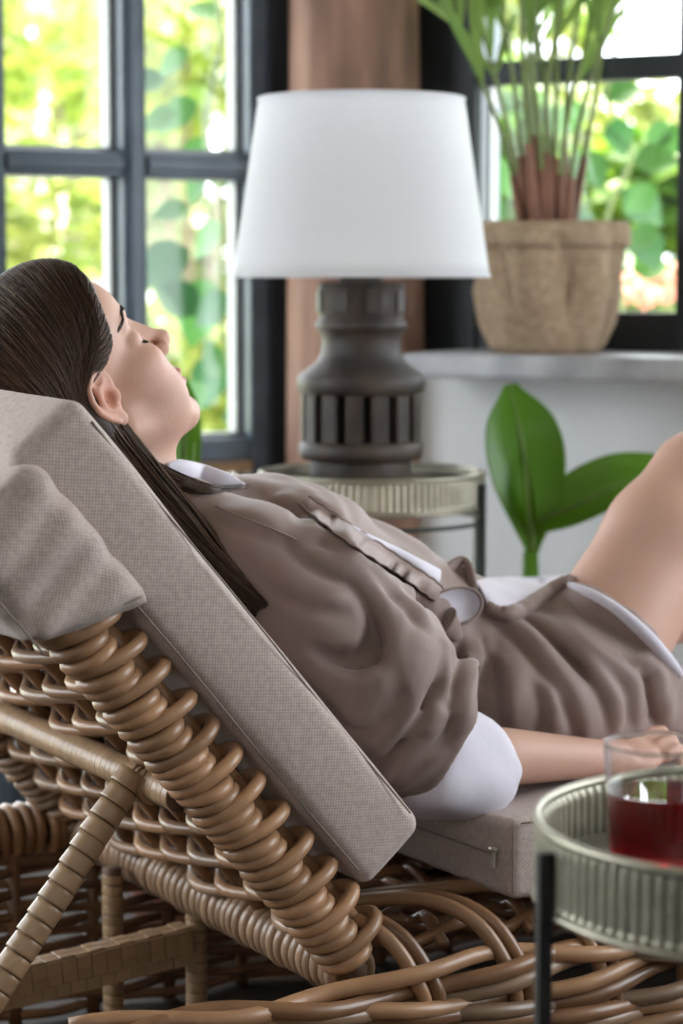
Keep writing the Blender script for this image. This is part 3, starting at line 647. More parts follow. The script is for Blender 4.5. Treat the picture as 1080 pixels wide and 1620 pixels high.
# ------------------------------------------------------------------ palm in a burlap pot on the sill
f_r = wfr(1); tp, _ = wt(1, 864, 553, 0.165)
PB = f_r(tp, 0.165, sill_z)
palm = empty('potted_palm', PB); tag(palm, 'tall palm in a gathered burlap pot on the stone sill', 'potted plant')
pk = PB[1] / FPX
def sack(r, z, a):
    t = min(1, max(0, z / (200 * pk))); w = 0.050 * math.sin(3 * a + 9 * z) + 0.055 * math.sin(5 * a - 16 * z + 1) + 0.20 * (abs(math.sin(3.5 * a + 8 * z + 0.6)) ** 0.6 - 0.75)
    return r * (1 + w * (0.35 + 0.9 * math.sin(math.pi * t)))
pot = lathe('burlap_sack', [(0.0, 0.0), (82 * pk, 0.0), (90 * pk, 12 * pk), (100 * pk, 45 * pk), (110 * pk, 95 * pk), (115 * pk, 150 * pk), (116 * pk, 185 * pk), (118 * pk, 200 * pk), (112 * pk, 203 * pk), (106 * pk, 196 * pk), (104 * pk, 170 * pk), (0, 165 * pk)], M['burlap'], palm, 96, wob=sack)
def cuffw(r, z, a): return sack(r, z, a) * (1 + 0.012 * math.sin(7 * a + 2))
cuff = lathe('rolled_cuff', [(112 * pk, 200 * pk), (119 * pk, 205 * pk), (123 * pk, 196 * pk), (122 * pk, 172 * pk), (118 * pk, 163 * pk), (113 * pk, 166 * pk)], M['burlap'], palm, 96, wob=cuffw)
lathe('soil', [(0, 176 * pk), (100 * pk, 172 * pk)], M['soil'], palm, 32)
rp = random.Random(3)
def palm_pt(px_, py_, dy=0.0): return at(px_, py_, PB[1] + dy) - np.array(PB)
stems = [((835, 350), (815, 150), (780, -60), 0.03), ((850, 352), (845, 150), (850, -80), 0.05), ((868, 350), (865, 140), (905, -70), -0.04), ((880, 352), (895, 200), (945, 10), 0.0), ((895, 350), (915, 200), (985, -40), -0.06), ((842, 350), (800, 190), (745, -20), 0.06),
         ((858, 354), (850, 180), (815, -70), -0.05), ((872, 352), (880, 150), (880, -90), 0.05), ((888, 350), (900, 120), (930, -60), 0.08), ((832, 348), (790, 200), (700, 0), -0.03), ((900, 348), (940, 160), (960, 20), 0.05), ((862, 352), (835, 100), (870, -90), 0.0), ((848, 352), (828, 120), (825, -80), -0.08), ((876, 352), (868, 200), (840, -40), 0.1)]
for i, (a, b, c, dy) in enumerate(stems):
    p0 = palm_pt(*a, dy * 0.4); p0[2] = min(p0[2], 178 * pk); P = smooth_path([p0, palm_pt(*b, dy), palm_pt(*c, dy * 2.2)], 22)
    st = tube('stem', P, np.linspace(0.0065, 0.0028, 22), M['palm_stem'], palm, 8)
    tube('sheath', P[:7], np.linspace(0.012, 0.007, 7), M['palm_base'], st, 8)
    # narrow leaflets along the upper half
    g_ = G()
    T, A, B = frames(P)
    for j in range(14, 22, 1):
        for sg in (-1, 1):
            if rp.random() < 0.55: continue
            s = rp.uniform(0.16, 0.30); dirv = T[j] * 0.9 + sg * (A[j] * rp.uniform(-0.2, 0.5) + B[j] * rp.uniform(0.2, 0.6)); dirv /= np.linalg.norm(dirv)
            sd_ = np.cross(dirv, [0.1, -1, 0.2]); sd_ /= np.linalg.norm(sd_); n = 6; V = []; Fc = []
            for q in range(n + 1):
                t = q / n; w = 0.0085 * math.sin(math.pi * min(0.98, t * 0.9 + 0.08)); c_ = P[j] + dirv * s * t + np.array([0, 0, -0.10 * s * t * t])
                V += [c_ + sd_ * w, c_ - sd_ * w]
            Fc = [(2 * q, 2 * q + 1, 2 * q + 3, 2 * q + 2) for q in range(n)]
            g_.add(V, Fc)
    if g_.V: lf = mesh('leaflets', g_.V, g_.F, M['palm_leaf'], st); lf['kind'] = 'stuff'

# ------------------------------------------------------------------ banana plants
def blade(P, W, cup, up, n=26, m=9):                  # a broad leaf along a midrib path; W half-widths at the path points
    P = smooth_path(P, n); t = np.linspace(0, 1, n); Wd = np.interp(t, np.linspace(0, 1, len(W)), W)
    Wd = np.convolve(np.pad(Wd, 2, mode='edge'), np.ones(5) / 5, 'valid'); T, _, _ = frames(P); Gd = np.zeros((n, m, 3))
    for i in range(n):
        u = np.asarray(up, float); u = u - T[i] * (u @ T[i]); u /= np.linalg.norm(u); s = np.cross(T[i], u)
        for j, x in enumerate(np.linspace(-1, 1, m)):
            Gd[i, j] = P[i] + s * Wd[i] * x * math.cos(cup * abs(x)) + u * Wd[i] * (abs(x) * math.sin(cup * abs(x)) + 0.03 * math.sin(9 * t[i] + 2 * x))
    return Gd
def banana(name, label, Y, base_px, leaves, pot=True):
    b = at(*base_px, Y); root = empty(name, (b[0], b[1], 0)); tag(root, label, 'potted plant')
    org = np.array([b[0], b[1], 0.0])
    sz = b[2]
    tube('trunk', [(0, 0, 0.26), (0.004, 0, 0.5 * (sz + .26)), (0, 0, sz + 0.03)], [0.024, 0.02, 0.013], M['banana'], root, 14)
    lathe('pot', [(0, 0), (0.085, 0), (0.12, 0.25), (0.128, 0.25), (0.128, 0.285), (0.112, 0.285), (0.108, 0.25), (0, 0.245)], M['terra'], root, 40)
    lathe('soil', [(0, 0.262), (0.108, 0.258)], M['soil'], root, 24)
    for (pts, W, cup, up) in leaves:
        P = [at(x, y, Y + dy) - org for x, y, dy in pts]
        lf = sheet('leaf', blade(P, [w * Y / FPX for w in W], cup, up), M['banana'], root, 0.0012)
        tube('midrib', smooth_path(P, 20) - np.array([0, 0.0015, 0]), np.linspace(0.0055, 0.0015, 20), M['palm_leaf'], lf, 8)
banana('banana_plant', 'young banana plant with broad leaves against the white parapet', 3.95, (838, 900), [
    ([(842, 880, 0), (838, 790, -0.01), (826, 700, -0.01), (806, 607, 0.02)], [5, 26, 46, 60, 66, 64, 48, 3], 0.22, (0.1, -1, 0.1)),
    ([(842, 870, 0), (850, 828, 0.0), (905, 802, -0.03), (985, 765, -0.05), (1080, 730, -0.03)], [3, 16, 40, 54, 60, 50, 6], 0.35, (-0.3, -0.75, 0.65)),
    ([(840, 860, 0.01), (834, 790, -0.03), (830, 720, -0.03)], [3, 12, 14, 8, 2], 0.7, (0.2, -1, 0)),
])
banana('banana_seedling', 'small banana plant with one upright leaf behind her chin', 3.6, (296, 830), [
    ([(296, 820, 0), (292, 740, 0), (292, 670, 0), (284, 596, 0.02)], [5, 20, 25, 27, 26, 10], 0.3, (0.35, -1, 0.1)),
    ([(298, 820, 0), (302, 770, -0.02), (308, 700, -0.02)], [3, 8, 9, 5, 1], 0.5, (0.4, -1, 0)),
])

# ------------------------------------------------------------------ rattan lounger
BA = R(49.7); SB = np.array([-math.cos(BA), 0, math.sin(BA)]); NB = np.array([math.sin(BA), 0, math.cos(BA)]); P0 = np.array([0, 0, 0.26])
def sn(s, v, n): return P0 + SB * s + NB * n + np.array([0, v, 0])
WID = 0.73
lounger = empty('rattan_lounger', tuple(LO), TH); tag(lounger, 'honey brown rattan lounger with raised woven backrest', 'lounger')
def basis(x, y, z, o):
    return Matrix(((x[0], y[0], z[0], o[0]), (x[1], y[1], z[1], o[1]), (x[2], y[2], z[2], o[2]), (0, 0, 0, 1)))
def ring_vf(a, b, r, n=26, sides=8, lift=0.0, flat=1.0):
    P = [(a * math.cos(t), b * math.sin(t), lift * math.cos(t)) for t in np.linspace(0, 2 * math.pi, n, endpoint=False)]
    return tube_vf(P, r, sides, closed=True, flat=flat)
VY = np.array([0, 1.0, 0])
def wrapped_pole(name, v, s0, s1, m, seed, long_loops=True):
    rr = random.Random(seed)
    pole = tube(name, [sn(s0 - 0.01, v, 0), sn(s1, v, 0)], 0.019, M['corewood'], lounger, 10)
    tube('inner_stake', [sn(s0 - 0.005, v + 0.012, 0.034), sn(s1, v + 0.012, 0.034)], 0.010, M['rattan'], pole, 8)
    kinds = [mesh('cane_wrap', *ring_vf(0.0235, 0.0235, 0.0088), m, pole), mesh('cane_wrap', *ring_vf(0.0245, 0.0240, 0.0080), m, pole), mesh('cane_loop', *ring_vf(0.0375, 0.0258, 0.0084, lift=0.010), m, pole)]
    used = [0, 0, 0]; s = s0; i = 0
    while s < s1:
        k = 2 if (long_loops and i % 3 == 1) else (i % 2)
        o = kinds[k] if not used[k] else link_copy(kinds[k], kinds[k].name.split('.')[0], pole); used[k] = 1
        tl = rr.uniform(0.22, 0.40) + (0.22 if k == 2 else 0); sh = 0.0145 if k == 2 else 0.0; roll = rr.uniform(-0.15, 0.15)
        z = SB * math.cos(tl) + NB * math.sin(tl) * 0.9 + VY * roll * 0.5; z /= np.linalg.norm(z); x = NB - z * (NB @ z); x /= np.linalg.norm(x); y = np.cross(z, x)
        o.matrix_local = basis(x, y, z, sn(s, v, sh)); s += rr.uniform(0.0125, 0.0165) if k != 2 else rr.uniform(0.014, 0.017); i += 1
    return pole
wrapped_pole('backrest_pole', 0.0, 0.012, 0.60, M['rattan'], 4)
wrapped_pole('backrest_pole', WID, 0.012, 0.60, M['rattan_grey'], 5)
def wrapped_bar(name, A, B, m, seed, rad=0.0225, cane=0.0088, step=0.0165, core=0.018):
    rr = random.Random(seed); A = np.asarray(A, float); B = np.asarray(B, float); L = np.linalg.norm(B - A); d = (B - A) / L
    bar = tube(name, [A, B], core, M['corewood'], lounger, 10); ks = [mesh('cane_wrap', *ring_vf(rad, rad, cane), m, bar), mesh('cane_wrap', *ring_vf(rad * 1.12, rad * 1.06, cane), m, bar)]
    used = [0, 0]; t = 0.01; i = 0
    up = np.array([0, 0, 1.0]) if abs(d[2]) < 0.9 else np.array([1.0, 0, 0])
    while t < L - 0.005:
        k = 1 if i % 5 == 3 else 0; o = ks[k] if not used[k] else link_copy(ks[k], 'cane_wrap', bar); used[k] = 1
        z = d + up * rr.uniform(0.02, 0.14) + np.cross(d, up) * rr.uniform(-0.1, 0.1); z /= np.linalg.norm(z); x = up - z * (up @ z); x /= np.linalg.norm(x)
        o.matrix_local = basis(x, np.cross(z, x), z, A + d * t); t += step * rr.uniform(0.9, 1.1); i += 1
    return bar
wrapped_bar('backrest_bottom_bar', (0.004, 0.0, 0.245), (0.004, WID, 0.255), M['rattan_grey'], 6)
# woven back panel: canes across, stakes along
for k in range(6):
    v = 0.085 + k * 0.112
    tube('back_stake', smooth_path([sn(0.0, v, 0.004), sn(0.3, v, 0.006), sn(0.58, v, 0.004)], 8), 0.0085, M['rattan'], lounger, 8)
for j in range(20):
    s = 0.035 + j * 0.0275; ph = (j % 2) * math.pi; P = []
    for v in np.linspace(0.0, WID, 46):
        a = math.sin((v - 0.085) / 0.112 * math.pi + math.pi / 2 + ph)
        P.append(sn(s + 0.010 * math.cos((v - 0.085) / 0.112 * math.pi + ph) - 0.012 * math.sin(math.pi * v / WID), v, 0.004 - 0.017 * a))
    tube('back_cane', P, 0.0074, M['rattan'] if j % 3 else M['rattan_grey'], lounger, 8)
# tape-wrapped support: crossbar and strut
def taped(name, A, B, r, band, seed, gap=0.0008):
    A = np.asarray(A, float); B = np.asarray(B, float); L = np.linalg.norm(B - A); d = (B - A) / L
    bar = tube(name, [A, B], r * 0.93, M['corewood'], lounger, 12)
    V, Fc = lathe_vf([(r * 0.94, 0), (r * 0.995, 0.0006), (r * 1.0, band * 0.25), (r * 1.03, band * 0.8), (r * 1.035, band - gap - 0.0007), (r * 0.95, band - gap)], 20)
    src = mesh('tape_turn', V, Fc, M['tape'], bar); rr = random.Random(seed); n = int(L / band); up = np.array([0, 0, 1.0]) if abs(d[2]) < 0.9 else np.array([1.0, 0, 0])
    for i in range(n):
        o = src if i == 0 else link_copy(src, 'tape_turn', bar)
        z = d + up * 0.10 + np.cross(d, up) * rr.uniform(-0.04, 0.04); z /= np.linalg.norm(z); x = up - z * (up @ z); x /= np.linalg.norm(x)
        o.matrix_local = basis(x, np.cross(z, x), z, A + d * (i * band))
    return bar
XB = np.array([-0.200, 0.0, 0.462])
taped('support_crossbar', XB + (0, 0.012, 0), XB + (-0.01, 0.76, 0.012), 0.0175, 0.0125, 8)
ST = lv(212, 1222, 0.085); SE = lv(-40, 1622, 0.085)
strut = taped('support_strut', ST, SE, 0.0168, 0.0205, 9, gap=0.0012)
dv = (SE - ST) / np.linalg.norm(SE - ST)
sidev = np.cross(dv, VY); sidev /= np.linalg.norm(sidev)
sidev = sidev if sidev[0] < 0 else -sidev
for k in range(3):                                    # tape knot where the strut hangs on the crossbar
    V, Fc = ring_vf(0.0175, 0.0175, 0.0026, flat=2.2)
    o = mesh('tape_knot', V, Fc, M['tape'], strut); z = VY + 0.25 * (k - 1) * np.array([1, 0, 0]); z /= np.linalg.norm(z); x = np.array([0, 0, 1.0]); x = x - z * (x @ z); x /= np.linalg.norm(x)
    o.matrix_local = basis(x, np.cross(z, x), z, XB + np.array([0, 0.075 + 0.010 * k, 0.001]))

# near side of the base: long rim canes, paired stakes arching over from the deck
rr = random.Random(12)
u0, u1 = -0.33, 1.32; SP = 0.118
def rim_cane(z, v, ph, m, r=0.0098, cut=None):
    a, b = cut or (u0, u1); P = []
    for u in np.linspace(a, b, 70):
        w = math.sin(u / SP * math.pi + ph); e = max(0, (-0.12 - u) / 0.22)
        P.append((u, v - 0.013 * w + 0.05 * e * e, z - 0.02 * e * e + 0.010 * math.sin(u / SP * math.pi * 0.5 + ph * 1.3)))
    return tube('rim_cane', P, r, m, lounger, 9)
for i, z in enumerate((0.246, 0.222, 0.198, 0.174, 0.150, 0.126)):
    for h in range(2):
        rim_cane(z - 0.010 * h, -0.046 - 0.004 * h, (i + h) * math.pi + 0.4 * h, M[('rattan', 'rattan_grey', 'rattan_dark')[(i + 2 * h) % 3]])
su = 0.0
for i in range(-2, 12):
    su = i * SP + 0.045
    for h in range(2):
        d = 0.019 * h; q = rr.uniform(-0.006, 0.006)
        P = smooth_path([(su - 0.16 + d + q, 0.22, 0.262), (su - 0.10 + d, 0.12, 0.288), (su - 0.05 + d, 0.035, 0.305), (su - 0.015 + d, -0.020, 0.288), (su + 0.010 + d, -0.048, 0.240), (su + 0.022 + d, -0.050, 0.19), (su + 0.022 + d, -0.050, 0.03)], 30)
        P = np.array([p for p in P if p[0] > 0.0])
        if i >= 0: tube('rim_stake', P, 0.0088, M['rattan_dark' if h else 'rattan'], lounger, 9)
# seat deck
for j in range(15):
    v = 0.02 + j * 0.049; P = [(u, v, 0.268 + 0.008 * math.sin(u / 0.06 * math.pi + (j % 2) * math.pi)) for u in np.linspace(0.03, 1.3, 60)]
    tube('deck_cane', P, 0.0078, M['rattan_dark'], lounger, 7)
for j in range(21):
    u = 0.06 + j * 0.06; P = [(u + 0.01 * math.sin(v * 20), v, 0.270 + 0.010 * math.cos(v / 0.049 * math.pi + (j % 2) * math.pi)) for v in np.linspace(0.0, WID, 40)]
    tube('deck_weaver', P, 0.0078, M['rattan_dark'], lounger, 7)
# far side of the base: slatted weave with stakes, wrapped rim
for i in range(16):
    z = 0.012 + i * 0.0152
    P = [(u, WID + 0.012 * math.sin(u / 0.10 * math.pi + (i % 2) * math.pi), z) for u in np.linspace(-0.36, 1.3, 60)]
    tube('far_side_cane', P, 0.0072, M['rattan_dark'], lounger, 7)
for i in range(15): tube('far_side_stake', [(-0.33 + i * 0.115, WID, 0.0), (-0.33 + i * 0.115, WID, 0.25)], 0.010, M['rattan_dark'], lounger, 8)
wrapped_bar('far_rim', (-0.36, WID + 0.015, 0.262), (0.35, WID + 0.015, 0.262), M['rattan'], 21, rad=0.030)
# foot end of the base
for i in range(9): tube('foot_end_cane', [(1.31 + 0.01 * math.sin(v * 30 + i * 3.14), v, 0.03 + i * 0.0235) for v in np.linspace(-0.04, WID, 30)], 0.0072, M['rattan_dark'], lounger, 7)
# plaited stretcher and posts under the backrest
A = lv(-30, 1572, 0.40); B = lv(296, 1492, 0.40)
dd = (B - A) / np.linalg.norm(B - A); up = np.cross(dd, VY); up = up if up[2] > 0 else -up
beam = mesh('plaited_stretcher', *box_vf(0, np.linalg.norm(B - A), -0.016, 0.016, -0.022, 0.022, 0.003), M['corewood'], lounger, smooth=False)
beam.matrix_local = basis(dd, VY, up, A)
V, Fc = box_vf(-0.0095, 0.0095, -0.0075, 0.0075, -0.0015, 0.0018, 0.0012); tile = None
for i in range(int(np.linalg.norm(B - A) / 0.0195)):
    for (cy, cz, fx) in ((-0.0080, 0.0225, 0), (0.0080, 0.0225, 0), (-0.0165, -0.0145, 1), (-0.0165, 0.0005, 1), (-0.0165, 0.0150, 1)):
        row = int(round(cy * 1000 + cz * 1000)) % 2
        o = mesh('plait_strip', V, Fc, M['tape'], beam, smooth=False) if tile is None else link_copy(tile, 'plait_strip', beam)
        tile = tile or o; x = 0.01 + i * 0.0195 + (0.0098 if row else 0)
        lift = 0.0012 * ((i + row) % 2)
        if fx: o.matrix_local = basis((1, 0, 0), (0, 0, 1), (0, -1, 0), (x, cy - lift, cz))
        else: o.matrix_local = basis((1, 0, 0), (0, 1, 0), (0, 0, 1), (x, cy, cz + lift))
for (u, v) in ((B[0] + 0.012, 0.40), (-0.05, 0.52), (A[0] - 0.02, 0.40)): taped('base_post', (u, v, 0.0), (u, v, 0.255), 0.0135, 0.013, 31)
for (u, v) in ((-0.33, -0.02), (1.30, -0.02), (-0.33, WID), (1.30, WID)): taped('leg', (u, v, 0.0), (u, v, 0.20), 0.018, 0.014, 33)

# ------------------------------------------------------------------ cushions
def cushion_vf(h, r, bulge, nseg=(30, 30, 6), extra=None):
    """rounded box with half sizes h, pillowy faces; returns verts, quads, uvs per corner (metres)"""
    V = []; Fc = []; UV = []; key = {}
    def lin(n, hh):
        t = np.linspace(-1, 1, n + 1); e = np.array([-hh, -hh + r * 0.3, -hh + r * 0.7, -hh + r]); return np.unique(np.concatenate([e, t * (hh - r), -e]).round(6))
    L = [lin(nseg[i], h[i]) for i in range(3)]
    def vid(p):
        k = tuple(np.round(p, 5))
        if k not in key: key[k] = len(V); V.append(p)
        return key[k]
    for ax in range(3):
        a, b = (ax + 1) % 3, (ax + 2) % 3
        for sg in (-1, 1):
            for i in range(len(L[a]) - 1):
                for j in range(len(L[b]) - 1):
                    c = []; uv = []
                    for (x, y) in ((L[a][i], L[b][j]), (L[a][i + 1], L[b][j]), (L[a][i + 1], L[b][j + 1]), (L[a][i], L[b][j + 1])):
                        p = np.zeros(3); p[ax] = sg * h[ax]; p[a] = x; p[b] = y; c.append(vid(p)); uv.append((x, y))
                    if sg < 0: c = c[::-1]; uv = uv[::-1]
                    Fc.append(tuple(c)); UV.append(uv)
    P = np.array(V); hh = np.array(h); inn = np.clip(P, -(hh - r), hh - r); d = P - inn; n = np.linalg.norm(d, axis=1, keepdims=True)
    Q = inn + r * d / np.maximum(n, 1e-9)
    q = np.clip(P / hh, -1, 1)
    for ax in range(3):
        a, b = (ax + 1) % 3, (ax + 2) % 3
        w = (1 - np.abs(q[:, a]) ** 3) * (1 - np.abs(q[:, b]) ** 3); Q[:, ax] += np.sign(P[:, ax]) * (np.abs(q[:, ax]) > 0.6) * bulge[ax] * w
    if extra is not None: Q = extra(Q, q)
    return Q, Fc, UV
def cushion(name, fr, h, r, bulge, m, parent=None, nseg=(30, 30, 6), extra=None):
    Q, Fc, UV = cushion_vf(h, r, bulge, nseg, extra); W_ = np.array([fr(*p) for p in Q]); o = mesh(name, W_, Fc, m, parent)
    uvl = o.data.uv_layers.new(name='UVMap'); uvl.data.foreach_set('uv', np.array(UV, np.float32).reshape(-1))
    return o
# back cushion: s along the backrest, n through the thickness
CS0, CS1, CN0, CN1, CV0, CV1 = 0.055, 0.690, 0.060, 0.158, -0.022, 0.745
bc = empty('back_cushion', tuple(LO), TH); tag(bc, 'thick taupe canvas back cushion with hood over the backrest', 'cushion')
cs, cv, cn = (CS0 + CS1) / 2, (CV0 + CV1) / 2, (CN0 + CN1) / 2
def frb(x, y, z): return sn(cs + x, cv + y, cn + z)
def wrinkle(Q, q):
    Q = Q.copy(); Q[:, 2] += 0.006 * np.exp(-((q[:, 0] - 0.97) / 0.1) ** 2) * 0
    d = np.exp(-((Q[:, 0] - 0.10) / 0.012) ** 2) * np.clip(-q[:, 1], 0, 1) ** 8; Q[:, 1] += 0.004 * d
    Q[:, 2] -= 0.018 * np.clip(q[:, 2], 0, 1) * np.exp(-((Q[:, 1]) / 0.20) ** 2) * (1 - q[:, 0] ** 6)       # pressed in by her back
    Q[:, 2] += 0.0035 * np.sin(Q[:, 0] * 24 + 2) * (np.abs(q[:, 2]) > .6) * (1 - np.abs(q[:, 1]) ** 8)
    Q[:, 1] += 0.003 * np.sin(Q[:, 0] * 17 + 1) * (np.abs(q[:, 1]) > .9)
    return Q
cush = cushion('cushion_body', frb, ((CS1 - CS0) / 2, (CV1 - CV0) / 2, (CN1 - CN0) / 2), 0.016, (0.022, 0.007, 0.008), M['cushion'], bc, (36, 30, 6), wrinkle)
for n_, nm in ((CN1 - 0.004, 'front_seam'), (CN0 + 0.003, 'back_seam')):
    tube(nm, smooth_path([sn(s, CV0 - 0.0008 - 0.005 * (1 - (2 * (s - CS0) / (CS1 - CS0) - 1) ** 4) * 0.4 - 0.003 * math.sin((s - cs) * 17 + 1), n_ - (0.003 if n_ > .1 else -0.002)) for s in np.linspace(CS0 + 0.03, CS1 - 0.03, 24)], 60), 0.0011, M['cushion_seam'], cush, 6)
# hood pulled over the top of the backrest
HS0, HS1, HN0, HN1 = 0.500, 0.680, -0.048, 0.080
hv0, hv1 = -0.046, 0.775
def frh(x, y, z): return sn((HS0 + HS1) / 2 + x, (hv0 + hv1) / 2 + y, (HN0 + HN1) / 2 + z)
def hoodw(Q, q):
    Q = Q.copy(); Q[:, 0] -= 0.030 * np.clip(q[:, 2], -1, 1) * np.clip(-q[:, 0], 0, 1) - 0.010 * np.clip(-q[:, 0], 0, 1)
    Q[:, 1] += np.sign(q[:, 1]) * (np.abs(q[:, 1]) > .9) * (0.004 * np.sin(Q[:, 0] * 70 + Q[:, 2] * 26) + 0.0025 * np.sin(Q[:, 0] * 150 - Q[:, 2] * 30))
    return Q
hood = cushion('hood', frh, ((HS1 - HS0) / 2, (hv1 - hv0) / 2, (HN1 - HN0) / 2), 0.022, (0.006, 0.006, 0.008), M['cushion'], bc, (26, 30, 14), hoodw)
tube('hood_seam', smooth_path([sn(s, hv0 - 0.002, HN0 + 0.004) for s in np.linspace(HS0 + 0.03, HS1 - 0.01, 10)], 20), 0.0012, M['cushion_seam'], hood, 6)
tube('hood_hem', smooth_path([sn(HS0 + 0.024 - 0.030 * (n - 0.016) / 0.064 , hv0 - 0.001, n) for n in np.linspace(HN0 + 0.01, HN1 - 0.01, 10)], 20), 0.0014, M['cushion_seam'], hood, 6)
# seat cushion
sc = empty('seat_cushion', tuple(LO), TH); tag(sc, 'flat taupe canvas seat cushion under her, zip at its end', 'cushion')
U0, U1, Z0, Z1 = 0.205, 1.30, 0.300, 0.396
def frs(x, y, z): return np.array([(U0 + U1) / 2 + x, 0.36 + y, (Z0 + Z1) / 2 + z])
def sag(Q, q):
    Q = Q.copy(); x = Q[:, 0] + (U1 - U0) / 2; t = np.clip(q[:, 2], 0, 1)
    Q[:, 2] -= t * (0.026 * np.exp(-(x / 0.10) ** 2) * np.exp(-((Q[:, 1] + 0.13) / 0.16) ** 2) + 0.016 * np.exp(-((x - 0.25) / 0.2) ** 2) * np.exp(-(Q[:, 1] / 0.2) ** 2))
    return Q
seat = cushion('cushion_body', frs, ((U1 - U0) / 2, 0.37, (Z1 - Z0) / 2), 0.012, (0.010, 0.006, 0.006), M['cushion'], sc, (44, 30, 6), sag)
tube('corner_seam', [(U0 + 0.002, -0.0085, z) for z in np.linspace(Z0 + 0.01, Z1 - 0.008, 6)], 0.0011, M['cushion_seam'], seat, 6)
tube('top_seam', smooth_path([(u, -0.0125 - 0.004 * (1 - (2 * (u - U0) / (U1 - U0) - 1) ** 4), Z1 - 0.006) for u in np.linspace(U0 + 0.01, U1 - 0.02, 20)], 50), 0.0011, M['cushion_seam'], seat, 6)
zp = mesh('zip_pull', *box_vf(-0.0028, 0.0028, -0.0014, 0.0014, -0.017, 0.004, 0.0009), M['zip'], seat, smooth=False); zp.location = (U0 - 0.008, 0.016, Z0 + 0.052); zp.rotation_euler = (0.1, 0.1, 1.57)
tube('zip_slider', [(U0 - 0.007, 0.010, Z0 + 0.056), (U0 - 0.008, 0.022, Z0 + 0.056)], 0.0032, M['zip'], seat, 8)
tube('zip_line', [(U0 - 0.0065 - 0.006 * math.sin(math.pi * (v + .01) / .74), v, Z0 + 0.050) for v in np.linspace(0.015, 0.65, 20)], 0.0013, M['cushion_seam'], seat, 6)

# ------------------------------------------------------------------ the woman resting on the lounger
woman = empty('person', tuple(LO), TH); tag(woman, 'woman in taupe shirt dress reclining on the lounger with closed eyes', 'person')
VC = 0.325
HP = R(42); HE = np.array([-0.174, VC, 0.868]); HS = 1.1
HF = np.array([math.cos(HP), 0, math.sin(HP)]); HU = np.array([-math.sin(HP), 0, math.cos(HP)]); HL = np.array([0, -1.0, 0])   # forward, up, toward the camera
HM = np.stack([HF, HL, HU])
def hd(x, y, z): return HE + HS * 0.01 * (HF * x + HL * y + HU * z)
def cm(*r): return np.array(r) * 0.01 * HS
def rotm(axis, a): return np.array(Matrix.Rotation(a, 3, axis))
body = Field()
# head (centimetres in the head's own frame: forward, side, up)
body.ell(hd(-1.2, 0, 5.0), cm(9.4, 7.2, 8.4), 0.01, HM)
body.ell(hd(3.2, 0, 5.4), cm(6.4, 6.3, 6.2), 0.02, HM)
body.ell(hd(3.0, 0, -1.6), cm(6.3, 5.7, 6.2), 0.015, HM)
body.ell(hd(3.2, 0, -6.6), cm(5.2, 4.4, 3.4), 0.02, HM)
for s in (-1, 1):
    body.ell(hd(5.8, 4.0 * s, -1.3), cm(2.9, 2.2, 2.2), 0.022, HM)
    body.cone(hd(0.2, 5.0 * s, -4.8), hd(7.0, 1.8 * s, -9.5), 0.015, 0.013, 0.024)
    body.ell(hd(6.2, 3.1 * s, -5.2), cm(2.7, 2.0, 3.0), 0.025, HM)
body.ell(hd(6.9, 0, -6.0), cm(2.9, 2.9, 2.9), 0.015, HM)
body.ell(hd(7.7, 0, -9.7), cm(1.75, 2.0, 1.5), 0.016, HM)
for s in (-1, 1):
    body.cone(hd(8.8, 1.0 * s, 3.6), hd(7.1, 4.4 * s, 3.6), 0.007, 0.006, 0.012)
    body.ell(hd(9.3, 3.2 * s, 1.6), cm(1.6, 1.9, 1.25), 0.012, HM, sub=True)
    body.ell(hd(6.95, 3.2 * s, 1.5), cm(1.45, 1.9, 1.45), 0.007, HM)
body.cone(hd(8.7, 0, 2.6), hd(10.9, 0, -1.5), 0.0062, 0.0078, 0.010)
body.cone(hd(7.9, 0, 3.2), hd(9.6, 0, -0.4), 0.0095, 0.0088, 0.008)
body.ball(hd(11.35, 0, -2.0), 0.0088, 0.007)
body.cone(hd(9.3, 0, -3.4), hd(11.1, 0, -2.7), 0.0052, 0.0052, 0.006)
for s in (-1, 1):
    body.ell(hd(9.9, 1.25 * s, -2.5), cm(1.1, 0.65, 0.78), 0.007, HM)
    body.ell(hd(10.4, 0.62 * s, -3.35), cm(0.55, 0.28, 0.45), 0.003, HM, sub=True)
body.ell(hd(9.55, 0, -5.40), cm(0.72, 2.3, 0.52), 0.004, HM)
body.ell(hd(9.40, 0, -6.60), cm(0.75, 2.0, 0.64), 0.004, HM)
body.cone(hd(10.3, 0, -5.97), hd(8.7, 2.2, -5.9), 0.0013, 0.0011, 0.003, sub=True)
body.cone(hd(10.3, 0, -5.97), hd(8.7, -2.2, -5.9), 0.0013, 0.0011, 0.003, sub=True)
body.ell(hd(9.95, 0, -7.85), cm(0.8, 1.5, 0.5), 0.008, HM, sub=True)
